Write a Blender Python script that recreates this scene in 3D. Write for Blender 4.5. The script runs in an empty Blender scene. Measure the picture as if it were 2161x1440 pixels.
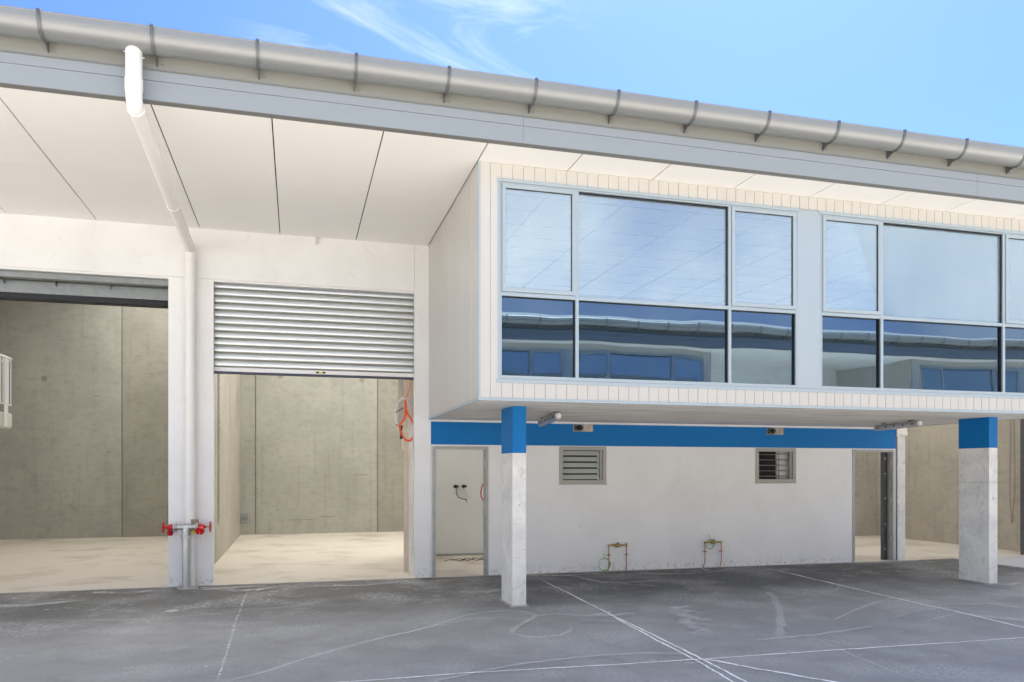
import bpy, bmesh, math, random
from mathutils import Vector, Matrix
random.seed(7)
S = bpy.context.scene
COL = S.collection
R = math.radians

# ------------------------------------------------------------------ camera
FPX, CY, YAW = 1650.0, 996.0, 15.4
cam_d = bpy.data.cameras.new('camera'); cam = bpy.data.objects.new('camera', cam_d); COL.objects.link(cam)
cam.location = (0, 0, 1.7); cam.rotation_euler = (R(90), 0, R(-YAW))
cam_d.sensor_fit = 'HORIZONTAL'; cam_d.sensor_width = 36; cam_d.lens = FPX / 2161 * 36
cam_d.shift_y = (CY - 720) / 2161
cam_d.clip_start = 0.05; cam_d.clip_end = 2000
S.camera = cam

# ------------------------------------------------------------------ sky + sun
SUN_EL, SUN_AZ = 57.0, 34.0          # azimuth from +Y towards +X
W = bpy.data.worlds.new('World'); S.world = W; W.use_nodes = True
wt = W.node_tree; wt.nodes.clear()
def wn(t, **k):
    n = wt.nodes.new(t)
    for a, b in k.items(): setattr(n, a, b)
    return n
wo = wn('ShaderNodeOutputWorld'); wb = wn('ShaderNodeBackground'); wb.inputs[1].default_value = 0.05
sky = wn('ShaderNodeTexSky', sky_type='NISHITA', sun_disc=False)
sky.sun_elevation = R(SUN_EL); sky.sun_rotation = R(SUN_AZ)
sky.air_density = 1.0; sky.dust_density = 1.0; sky.ozone_density = 3.0
tc = wn('ShaderNodeTexCoord')
# thin cirrus streaks: stretched, warped noise on the direction vector
mp0 = wn('ShaderNodeMapping'); mp0.inputs['Rotation'].default_value = (0, R(-9), 0); wt.links.new(tc.outputs['Generated'], mp0.inputs[0])
mp = wn('ShaderNodeMapping'); mp.inputs['Scale'].default_value = (2.0, 2.0, 9.5); mp.inputs['Location'].default_value = (1.3, 0, .35)
wt.links.new(mp0.outputs[0], mp.inputs[0])
nz = wn('ShaderNodeTexNoise'); nz.inputs['Scale'].default_value = 1.7; nz.inputs['Detail'].default_value = 9; nz.inputs['Roughness'].default_value = .62; nz.inputs['Distortion'].default_value = .9
wt.links.new(mp.outputs[0], nz.inputs[0])
cr = wn('ShaderNodeValToRGB'); cr.color_ramp.elements[0].position = .49; cr.color_ramp.elements[1].position = .80
wt.links.new(nz.outputs[0], cr.inputs[0])
def dirmask(az, el, inner, outer):
    v = Vector((math.sin(R(az)) * math.cos(R(el)), math.cos(R(az)) * math.cos(R(el)), math.sin(R(el))))
    d = wn('ShaderNodeVectorMath', operation='DOT_PRODUCT'); d.inputs[1].default_value = v
    nrm = wn('ShaderNodeVectorMath', operation='NORMALIZE')
    wt.links.new(tc.outputs['Generated'], nrm.inputs[0]); wt.links.new(nrm.outputs[0], d.inputs[0])
    m = wn('ShaderNodeMapRange', interpolation_type='SMOOTHSTEP'); m.inputs[1].default_value = math.cos(R(outer)); m.inputs[2].default_value = math.cos(R(inner))
    wt.links.new(d.outputs['Value'], m.inputs[0]); return m
m1 = dirmask(8.5, 30.5, 3, 13)
mu = wn('ShaderNodeMath', operation='MULTIPLY'); wt.links.new(cr.outputs[0], mu.inputs[0]); wt.links.new(m1.outputs[0], mu.inputs[1])
mu2 = wn('ShaderNodeMath', operation='MULTIPLY'); wt.links.new(mu.outputs[0], mu2.inputs[0]); mu2.inputs[1].default_value = .55
tint = wn('ShaderNodeMix', data_type='RGBA', blend_type='MULTIPLY'); tint.inputs[0].default_value = 1
wt.links.new(sky.outputs[0], tint.inputs[6]); tint.inputs[7].default_value = (.39, .54, .86, 1)
cm = wn('ShaderNodeMix', data_type='RGBA'); wt.links.new(mu2.outputs[0], cm.inputs[0]); wt.links.new(tint.outputs[2], cm.inputs[6])
cm.inputs[7].default_value = (6.0, 6.2, 6.6, 1)
# unseen white cloud added behind the camera for neutral fill and pale reflections
nrm2 = wn('ShaderNodeVectorMath', operation='NORMALIZE'); wt.links.new(tc.outputs['Generated'], nrm2.inputs[0])
sx = wn('ShaderNodeSeparateXYZ'); wt.links.new(nrm2.outputs[0], sx.inputs[0])
bk = wn('ShaderNodeMapRange', interpolation_type='SMOOTHSTEP'); bk.inputs[1].default_value = .42; bk.inputs[2].default_value = -.15; wt.links.new(sx.outputs[1], bk.inputs[0])
n2 = wn('ShaderNodeTexNoise'); n2.inputs['Scale'].default_value = 2.2; n2.inputs['Detail'].default_value = 4; n2.inputs['Roughness'].default_value = .6; n2.inputs['Distortion'].default_value = .4
mp2 = wn('ShaderNodeMapping'); mp2.inputs['Scale'].default_value = (1, 1, 2.4); wt.links.new(tc.outputs['Generated'], mp2.inputs[0]); wt.links.new(mp2.outputs[0], n2.inputs[0])
c2 = wn('ShaderNodeMapRange', interpolation_type='SMOOTHSTEP'); c2.inputs[1].default_value = .22; c2.inputs[2].default_value = .74; c2.inputs[4].default_value = .9; wt.links.new(n2.outputs[0], c2.inputs[0])
m3 = wn('ShaderNodeMath', operation='MULTIPLY'); wt.links.new(bk.outputs[0], m3.inputs[0]); wt.links.new(c2.outputs[0], m3.inputs[1])
cm3 = wn('ShaderNodeMix', data_type='RGBA'); wt.links.new(m3.outputs[0], cm3.inputs[0]); wt.links.new(cm.outputs[2], cm3.inputs[6]); cm3.inputs[7].default_value = (5.2, 5.55, 6.0, 1)
wt.links.new(cm3.outputs[2], wb.inputs[0]); wt.links.new(wb.outputs[0], wo.inputs[0])

sd = bpy.data.lights.new('sun', 'SUN'); sd.energy = 5.0; sd.angle = R(.53); sd.color = (1, .95, .87)
sun = bpy.data.objects.new('sun', sd); COL.objects.link(sun)
sv = Vector((math.sin(R(SUN_AZ)) * math.cos(R(SUN_EL)), math.cos(R(SUN_AZ)) * math.cos(R(SUN_EL)), math.sin(R(SUN_EL))))
sun.rotation_euler = sv.to_track_quat('Z', 'Y').to_euler(); sun.location = (0, 0, 30)

S.view_settings.view_transform = 'Standard'; S.view_settings.look = 'None'
S.view_settings.exposure = 2.52; S.view_settings.gamma = 1; S.view_settings.use_curve_mapping = False
S.render.engine = 'CYCLES'
S.cycles.use_denoising = True; S.cycles.max_bounces = 10; S.cycles.diffuse_bounces = 6; S.cycles.glossy_bounces = 5
S.cycles.transparent_max_bounces = 12; S.cycles.transmission_bounces = 6; S.cycles.sample_clamp_indirect = 8
S.cycles.caustics_reflective = False; S.cycles.caustics_refractive = False

# ------------------------------------------------------------------ materials
class Mat:
    def __init__(s, name, col=(.5, .5, .5), rough=.6, metal=0.0, spec=.5):
        s.m = bpy.data.materials.new(name); s.m.use_nodes = True; s.t = s.m.node_tree
        s.b = s.t.nodes['Principled BSDF']; s.out = s.t.nodes['Material Output']
        s.b.inputs['Base Color'].default_value = (*col, 1); s.b.inputs['Roughness'].default_value = rough
        s.b.inputs['Metallic'].default_value = metal; s.b.inputs['Specular IOR Level'].default_value = spec
        s.col = col; s.c = None; s.co = s.n('ShaderNodeTexCoord').outputs['Object']
    def n(s, t, **k):
        n = s.t.nodes.new(t)
        for a, b in k.items(): setattr(n, a, b)
        return n
    def l(s, a, b): s.t.links.new(a, b)
    def noise(s, scale, detail=4, rough=.55, stretch=(1, 1, 1), dist=0, lo=0., hi=1., off=(0, 0, 0)):
        mp = s.n('ShaderNodeMapping'); mp.inputs['Scale'].default_value = stretch; mp.inputs['Location'].default_value = off; s.l(s.co, mp.inputs[0])
        z = s.n('ShaderNodeTexNoise'); z.inputs['Scale'].default_value = scale; z.inputs['Detail'].default_value = detail
        z.inputs['Roughness'].default_value = rough; z.inputs['Distortion'].default_value = dist; s.l(mp.outputs[0], z.inputs[0])
        r = s.n('ShaderNodeMapRange'); r.inputs[1].default_value = lo; r.inputs[2].default_value = hi; s.l(z.outputs[0], r.inputs[0])
        return r.outputs[0]
    def cur(s):
        if s.c is None:
            g = s.n('ShaderNodeRGB'); g.outputs[0].default_value = (*s.col, 1); s.c = g.outputs[0]
        return s.c
    def mix(s, fac, col, amt=1.0):
        f = s.n('ShaderNodeMath', operation='MULTIPLY'); s.l(fac, f.inputs[0]); f.inputs[1].default_value = amt
        m = s.n('ShaderNodeMix', data_type='RGBA'); s.l(f.outputs[0], m.inputs[0]); s.l(s.cur(), m.inputs[6]); m.inputs[7].default_value = (*col, 1)
        s.c = m.outputs[2]; s.l(s.c, s.b.inputs['Base Color']); return s
    def mul(s, a, b):
        f = s.n('ShaderNodeMath', operation='MULTIPLY'); s.l(a, f.inputs[0])
        if isinstance(b, (int, float)): f.inputs[1].default_value = b
        else: s.l(b, f.inputs[1])
        return f.outputs[0]
    def bump(s, fac, dist=.002, strength=.5):
        b = s.n('ShaderNodeBump'); b.inputs['Distance'].default_value = dist; b.inputs['Strength'].default_value = strength
        s.l(fac, b.inputs['Height']); s.l(b.outputs[0], s.b.inputs['Normal']); return s
    def rough(s, fac, a, b):
        r = s.n('ShaderNodeMapRange'); r.inputs[3].default_value = a; r.inputs[4].default_value = b; s.l(fac, r.inputs[0]); s.l(r.outputs[0], s.b.inputs['Roughness']); return s
    def box_z(s, lo, hi, axis=2):
        x = s.n('ShaderNodeSeparateXYZ'); s.l(s.co, x.inputs[0])
        r = s.n('ShaderNodeMapRange'); r.inputs[1].default_value = lo; r.inputs[2].default_value = hi; s.l(x.outputs[axis], r.inputs[0]); return r.outputs[0]

M = {}
# painted precast wall
a = Mat('painted_wall', (.82, .82, .815), .62)
a.mix(a.noise(1.3, 5, .6, lo=.42, hi=.75), (.70, .69, .68), .5); a.mix(a.noise(38, 2, .5, lo=.71, hi=.74), (.40, .39, .38), .45)
a.mix(a.mul(a.box_z(.22, .03), a.noise(14, 5, .7, lo=.50, hi=.62)), (.36, .35, .34), .75)
a.mix(a.noise(1.1, 6, .7, stretch=(2.6, 2.6, .3), lo=.54, hi=.76, off=(3, 1, 2)), (.62, .60, .58), .16)
a.mix(a.noise(2.3, 7, .75, dist=1.5, lo=.60, hi=.70, off=(7, 3, 1)), (.62, .58, .54), .26); a.bump(a.noise(90, 3, .6), .0012, .35); M['wall'] = a.m
a = Mat('blue_paint', (.0, .165, .47), .55, 0, .25)
a.mix(a.noise(1.1, 4, .6, lo=.4, hi=.8), (.002, .13, .40), .6); a.bump(a.noise(120, 3), .001, .3); M['blue'] = a.m
a = Mat('soffit_sheet', (.88, .865, .84), .5)
a.mix(a.noise(.7, 4, .5, lo=.4, hi=.8), (.83, .81, .785), .5); M['soffit'] = a.m
a = Mat('fascia_paint', (.285, .315, .335), .42)
a.mix(a.noise(260, 2, .5, lo=.35, hi=.65), (.25, .28, .30), .35); a.bump(a.noise(1.2, 2), .004, .25); M['fascia'] = a.m
a = Mat('dark_flashing', (.17, .17, .16), .6); a.mix(a.noise(40, 3), (.13, .13, .125), .4); M['lip'] = a.m  # dark lip under the fascia
a = Mat('gutter_metal', (.27, .282, .285), .42, .4)
a.mix(a.noise(300, 2, .5, lo=.3, hi=.7), (.235, .24, .235), .4); a.mix(a.noise(2.2, 5, .6, lo=.5, hi=.75), (.24, .243, .235), .4)
a.rough(a.noise(9, 3), .36, .48); a.bump(a.noise(1.6, 2), .004, .25); M['gutter'] = a.m
a = Mat('upper_board_paint', (.26, .265, .245), .55); a.mix(a.noise(260, 2, .5, lo=.35, hi=.65), (.22, .225, .21), .4); M['upper'] = a.m
a = Mat('bracket_metal', (.15, .16, .17), .45, .4); a.mix(a.noise(60, 3), (.11, .118, .125), .5); M['bracket'] = a.m
a = Mat('cladding_paint', (.555, .54, .51), .33)
a.mix(a.noise(2.5, 4, .6, stretch=(1, 1, .35), lo=.4, hi=.75), (.52, .495, .455), .4); a.bump(a.noise(2, 2), .003, .15); M['clad'] = a.m
a = Mat('aluminium_frame', (.39, .46, .505), .36, .15)
a.mix(a.noise(50, 3), (.36, .43, .475), .3); M['frame'] = a.m
a = Mat('olive_frame', (.36, .36, .32), .42, .1); a.mix(a.noise(40, 3), (.31, .31, .28), .4); M['oframe'] = a.m
a = Mat('door_frame_paint', (.40, .40, .38), .45); a.mix(a.noise(7, 5, .7, stretch=(3, 3, 1), lo=.5, hi=.62), (.27, .275, .28), .6); M['dframe'] = a.m
a = Mat('dark_steel', (.11, .115, .125), .45, .3); a.mix(a.noise(9, 5, .7, stretch=(2, 2, .8), lo=.6, hi=.72), (.45, .45, .45), .6); M['steel'] = a.m
a = Mat('black_rubber', (.012, .014, .02), .6); M['rubber'] = a.m
a = Mat('rail_rubber', (.05, .06, .09), .55); M['rail_rubber'] = a.m
# precast interior concrete
def concrete(name, c0, c1, c2, c3):
    a = Mat(name, c0, .8)
    a.mix(a.noise(.9, 5, .6, lo=.4, hi=.68), c1, .8)
    a.mix(a.noise(5.5, 5, .7, stretch=(1, 1, 1.6), lo=.48, hi=.75), c2, .5)
    a.mix(a.noise(2.2, 6, .7, stretch=(1, 1, 34), lo=.50, hi=.72), c3, .38)
    a.mix(a.noise(3.0, 5, .65, stretch=(2.5, 2.5, .16), lo=.54, hi=.78), c2, .5)
    a.mix(a.noise(24, 2, .5, stretch=(.6, .6, 1), lo=.73, hi=.76), (.12, .12, .10), .55)
    a.bump(a.noise(3.5, 6, .7, stretch=(1, 1, 36)), .003, .5); return a.m
M['conc'] = concrete('interior_precast', (.40, .395, .345), (.31, .305, .27), (.23, .225, .195), (.47, .46, .41))
M['conc_d'] = concrete('interior_precast_dark', (.33, .315, .265), (.25, .24, .205), (.18, .17, .145), (.40, .38, .32))
M['conc_w'] = concrete('interior_precast_warm', (.43, .40, .34), (.33, .305, .26), (.23, .215, .185), (.50, .47, .41))
a = Mat('slab_underside', (.84, .81, .75), .75)
a.mix(a.noise(2.2, 5, .65, stretch=(.5, 3, 1), lo=.42, hi=.7), (.56, .53, .48), .8); a.mix(a.noise(1.4, 6, .75, stretch=(.35, 2.6, 1), dist=.8, lo=.52, hi=.66, off=(2, 0, 0)), (.40, .35, .28), .55)
a.mix(a.noise(5, 6, .7, stretch=(.25, 3.5, 1), lo=.48, hi=.68), (.92, .89, .84), .55); a.bump(a.noise(12, 4), .002, .4); M['under'] = a.m
a = Mat('column_concrete', (.80, .79, .75), .78)
a.mix(a.noise(2.4, 6, .65, dist=.6, lo=.42, hi=.70), (.58, .575, .555), .85); a.mix(a.noise(6, 6, .7, dist=1.2, lo=.54, hi=.68), (.36, .36, .35), .5)
a.mix(a.noise(55, 2, .5, lo=.71, hi=.74), (.16, .16, .15), .75); a.mix(a.noise(13, 3, .5, stretch=(1, 1, .5), lo=.72, hi=.75), (.2, .2, .19), .6)
a.bump(a.noise(45, 4, .6), .002, .5); M['column'] = a.m
a = Mat('floor_concrete', (.33, .265, .195), .78)
a.mix(a.noise(.8, 5, .6, dist=.5, lo=.4, hi=.7), (.28, .225, .165), .7); a.mix(a.noise(2.6, 6, .7, stretch=(.6, 1.4, 1), dist=.6, lo=.55, hi=.75), (.19, .16, .125), .5)
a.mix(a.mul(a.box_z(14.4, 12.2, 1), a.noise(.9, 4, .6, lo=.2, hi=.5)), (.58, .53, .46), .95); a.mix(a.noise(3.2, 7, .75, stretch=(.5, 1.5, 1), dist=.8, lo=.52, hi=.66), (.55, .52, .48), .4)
a.mix(a.noise(30, 3, .6, lo=.70, hi=.73), (.2, .17, .13), .6); a.bump(a.noise(20, 5), .002, .3); M['floor'] = a.m
# dark asphalt-grey yard slab
a = Mat('yard_concrete', (.265, .262, .257), .66)
a.mix(a.noise(.45, 5, .6, dist=.4, lo=.38, hi=.66), (.335, .33, .32), .8)
a.mix(a.noise(1.9, 6, .65, dist=.5, lo=.5, hi=.8), (.185, .182, .178), .75)
a.mix(a.noise(70, 3, .6, lo=.52, hi=.72), (.46, .455, .45), .45)
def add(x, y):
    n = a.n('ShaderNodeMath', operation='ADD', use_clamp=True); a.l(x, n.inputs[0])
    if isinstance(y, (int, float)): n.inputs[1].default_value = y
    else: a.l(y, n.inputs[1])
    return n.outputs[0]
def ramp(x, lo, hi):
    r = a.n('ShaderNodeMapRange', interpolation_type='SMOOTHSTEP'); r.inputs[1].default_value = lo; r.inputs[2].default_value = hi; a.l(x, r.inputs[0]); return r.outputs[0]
band = ramp(add(a.mul(a.box_z(6.8, 12.1, 1), 1.0), a.mul(a.noise(.7, 5, .6, off=(1, 5, 0)), .55)), .60, 1.02)   # blotchy darker strip along the wall, overhang shade put into the slab colour
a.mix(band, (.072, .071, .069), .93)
a.mix(a.noise(22, 6, .8, stretch=(1, 1.3, 1), lo=.50, hi=.66, off=(5, 1, 0)), (.42, .415, .41), .22)
a.mix(a.noise(55, 4, .7, lo=.56, hi=.66, off=(2, 8, 0)), (.06, .06, .058), .30)
a.mix(a.mul(a.noise(1.0, 3, .5, lo=.48, hi=.66, off=(4, 2, 0)), a.noise(30, 5, .75, lo=.44, hi=.56)), (.66, .655, .65), .38)
a.mix(a.mul(a.box_z(8.3, 11.6, 1), a.mul(a.noise(1.1, 3, .6, lo=.44, hi=.6, off=(9, 2, 0)), a.noise(3.2, 7, .78, stretch=(1, 1.5, 1), dist=1.4, lo=.555, hi=.63))), (.60, .59, .58), .75)
a.mix(a.mul(a.noise(.6, 3, .6, lo=.45, hi=.6, off=(3, 7, 0)), a.noise(5.0, 6, .75, stretch=(.7, 1.5, 1), dist=1.2, lo=.60, hi=.68)), (.66, .65, .64), .5)
a.mix(a.noise(7, 3, .5, stretch=(1, 1.4, 1), lo=.735, hi=.75, off=(2, 2, 0)), (.62, .62, .62), .6)
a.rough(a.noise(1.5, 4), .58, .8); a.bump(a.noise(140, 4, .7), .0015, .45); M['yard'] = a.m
a = Mat('apron_concrete', (.46, .45, .45), .75); a.mix(a.noise(3, 6, .7, dist=.6, lo=.42, hi=.7), (.34, .335, .34), .6); a.bump(a.noise(60, 4), .002, .4); M['apron'] = a.m
a = Mat('bounce_slab_concrete', (.50, .475, .435), .8); a.mix(a.noise(.8, 6, .7, lo=.4, hi=.7), (.42, .40, .37), .6); M['bounce_slab'] = a.m  # kept pale so sunlight bounces back under the soffit
a = Mat('galvanised', (.56, .58, .58), .36, .85)
v = a.n('ShaderNodeTexVoronoi'); v.inputs['Scale'].default_value = 45; a.l(a.co, v.inputs[0])
sx = a.n('ShaderNodeSeparateColor'); a.l(v.outputs['Color'], sx.inputs[0]); a.mix(sx.outputs[0], (.44, .46, .46), .6); a.rough(sx.outputs[1], .28, .48); M['galv'] = a.m
a = Mat('galvanised_dull', (.30, .32, .31), .45, .7); a.mix(a.noise(14, 4, .6, lo=.4, hi=.7), (.22, .24, .235), .6); M['galvd'] = a.m
a = Mat('shutter_steel', (.64, .68, .71), .30, .55)
a.mix(a.noise(3, 5, .6, stretch=(.5, 1, 3), lo=.45, hi=.75), (.56, .60, .62), .5); a.bump(a.noise(1.5, 2, stretch=(.7, 1, 3)), .003, .3); M['shutter'] = a.m
a = Mat('shutter_rib', (.36, .365, .32), .40, .5); M['rib'] = a.m  # darker than the slats: reflected dark ground put into the rib colour
a = Mat('white_pvc', (.80, .79, .76), .33); a.mix(a.noise(4, 4, .6, lo=.45, hi=.8), (.75, .735, .70), .4); M['pvc'] = a.m
a = Mat('pipe_base_grout', (.40, .39, .37), .85); a.bump(a.noise(30, 4), .01, .7); M['grout'] = a.m
a = Mat('red_paint', (.52, .012, .02), .35); a.mix(a.noise(30, 5, .7, lo=.58, hi=.68), (.34, .10, .07), .6); M['red'] = a.m
M['redcap'] = Mat('red_plastic', (.62, .012, .015), .3).m
a = Mat('copper', (.40, .17, .10), .36, .85); a.mix(a.noise(22, 4, .6, lo=.45, hi=.7), (.20, .08, .05), .6); M['copper'] = a.m
a = Mat('mortar_patch', (.30, .285, .23), .85); a.mix(a.noise(30, 4), (.22, .21, .17), .8); M['patch'] = a.m
M['ink_dark'] = Mat('dark_scratch', (.14, .135, .11), .9).m
a = Mat('brass', (.48, .34, .13), .34, .85); a.mix(a.noise(40, 4, .6, lo=.45, hi=.7), (.26, .18, .07), .6); M['brass'] = a.m
M['green'] = Mat('green_yellow_sheath', (.16, .42, .08), .45).m
M['orange'] = Mat('orange_sheath', (.80, .10, .012), .42).m
M['whitecable'] = Mat('white_sheath', (.72, .71, .68), .45).m
M['redcable'] = Mat('red_sheath', (.55, .03, .02), .45).m
M['greycable'] = Mat('grey_sheath', (.20, .21, .24), .5).m
a = Mat('bare_timber', (.66, .54, .43), .7); a.mix(a.noise(5, 5, .6, stretch=(6, 6, .5), lo=.4, hi=.7), (.74, .63, .52), .6); M['timber'] = a.m
a = Mat('plasterboard', (.86, .86, .85), .7); a.mix(a.noise(1.5, 4, .6, lo=.4, hi=.7), (.80, .80, .79), .5); M['plaster'] = a.m
a = Mat('office_wall', (.70, .71, .72), .7); a.mix(a.noise(.8, 3), (.66, .67, .69), .5); M['office'] = a.m
a = Mat('ceiling_tile', (.86, .86, .85), .8); a.mix(a.noise(120, 2), (.80, .80, .79), .5); M['tile'] = a.m
M['tbar'] = Mat('ceiling_bar', (.20, .21, .23), .5).m
M['carpet'] = Mat('office_floor', (.48, .47, .45), .8).m
M['brown'] = Mat('brown_tape', (.28, .20, .15), .6).m
M['cream'] = Mat('cream_beam_paint', (.78, .75, .66), .45).m
M['white_rail'] = Mat('powdercoat_white', (.80, .80, .80), .35).m
M['socket'] = Mat('black_socket', (.01, .01, .012), .5).m
M['sticker'] = Mat('yellow_sticker', (.70, .60, .06), .5).m
M['ink'] = Mat('pencil_mark', (.30, .30, .31), .8).m
a = Mat('bronzed_metal', (.34, .29, .24), .35, .6); a.mix(a.noise(12, 5, .7, lo=.45, hi=.65), (.55, .52, .46), .6); M['brass_dull'] = a.m
M['navy'] = Mat('navy_chain', (.02, .05, .22), .4).m
M['rust'] = Mat('rusty_chain', (.16, .10, .06), .6, .4).m
M['black'] = Mat('deep_black', (.006, .006, .006), .8).m
M['roofm'] = Mat('roof_sheet', (.55, .56, .56), .5, .3).m
a = Mat('batten_body', (.36, .36, .36), .5); M['batten'] = a.m
a = Mat('batten_diffuser', (.62, .62, .62), .22); a.b.inputs['Transmission Weight'].default_value = .25; M['diff'] = a.m

def glass(name, refl, tintc, trans, wav=.0012, haze=0):
    m = bpy.data.materials.new(name); m.use_nodes = True; t = m.node_tree; t.nodes.clear()
    N = lambda ty, **k: [setattr(n, a, b) or n for n in [t.nodes.new(ty)] for a, b in (k.items() or [('name', ty)])][-1]
    o = N('ShaderNodeOutputMaterial'); g = N('ShaderNodeBsdfGlossy'); g.inputs['Roughness'].default_value = .012; g.inputs[0].default_value = (*tintc, 1)
    tr = N('ShaderNodeBsdfTransparent'); tr.inputs[0].default_value = (*trans, 1)
    lw = N('ShaderNodeFresnel'); lw.inputs[0].default_value = 1.5
    ad = N('ShaderNodeMath', operation='ADD'); ad.inputs[1].default_value = refl; ad.use_clamp = True
    t.links.new(lw.outputs[0], ad.inputs[0])
    mx = N('ShaderNodeMixShader'); t.links.new(ad.outputs[0], mx.inputs[0]); t.links.new(tr.outputs[0], mx.inputs[1]); t.links.new(g.outputs[0], mx.inputs[2])
    tcn = N('ShaderNodeTexCoord'); z = N('ShaderNodeTexNoise'); z.inputs['Scale'].default_value = .9; z.inputs['Detail'].default_value = 1
    t.links.new(tcn.outputs['Object'], z.inputs[0]); b = N('ShaderNodeBump'); b.inputs['Distance'].default_value = wav; b.inputs['Strength'].default_value = 1
    b.inputs['Distance'].default_value = wav
    t.links.new(z.outputs[0], b.inputs['Height']); t.links.new(b.outputs[0], g.inputs['Normal'])
    if haze:
        d = N('ShaderNodeBsdfDiffuse'); d.inputs[0].default_value = (.70, .83, .92, 1)
        mp = N('ShaderNodeMapping'); mp.inputs['Scale'].default_value = (9, 9, .5); t.links.new(tcn.outputs['Object'], mp.inputs[0])
        z3 = N('ShaderNodeTexNoise'); z3.inputs['Scale'].default_value = 1.6; z3.inputs['Detail'].default_value = 7; z3.inputs['Roughness'].default_value = .7; t.links.new(mp.outputs[0], z3.inputs[0])
        z4 = N('ShaderNodeTexNoise'); z4.inputs['Scale'].default_value = .9; z4.inputs['Detail'].default_value = 3; t.links.new(tcn.outputs['Object'], z4.inputs[0])
        mm = N('ShaderNodeMath', operation='MULTIPLY'); t.links.new(z3.outputs[0], mm.inputs[0]); t.links.new(z4.outputs[0], mm.inputs[1])
        r3 = N('ShaderNodeMapRange'); r3.inputs[1].default_value = .12; r3.inputs[2].default_value = .42; r3.inputs[3].default_value = haze * .85; r3.inputs[4].default_value = haze * 1.25
        t.links.new(mm.outputs[0], r3.inputs[0]); m2 = N('ShaderNodeMixShader'); t.links.new(r3.outputs[0], m2.inputs[0]); t.links.new(mx.outputs[0], m2.inputs[1]); t.links.new(d.outputs[0], m2.inputs[2])
        t.links.new(m2.outputs[0], o.inputs[0]); return m
    t.links.new(mx.outputs[0], o.inputs[0]); return m
M['glass'] = glass('clear_window_glass', .26, (.84, .98, 1.0), (.90, .95, .97), .0016, .21)
M['glass_blue'] = glass('blue_spandrel_glass', .27, (.46, .62, .76), (.18, .32, .42), .0042)
M['louvre'] = glass('louvre_glass', .22, (.9, 1, .95), (.75, .82, .78), .0002)
a = Mat('spandrel_back', (.05, .10, .15), .5); M['spandrel'] = a.m
# unseen translucent roof sheet, added to brighten the interiors
m = bpy.data.materials.new('fill_rooflight_sheet'); m.use_nodes = True; t = m.node_tree; t.nodes.clear()
o = t.nodes.new('ShaderNodeOutputMaterial'); tr = t.nodes.new('ShaderNodeBsdfTranslucent'); tr.inputs[0].default_value = (.82, .82, .78, 1)
t.links.new(tr.outputs[0], o.inputs[0]); M['fill_rooflight'] = m

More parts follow.
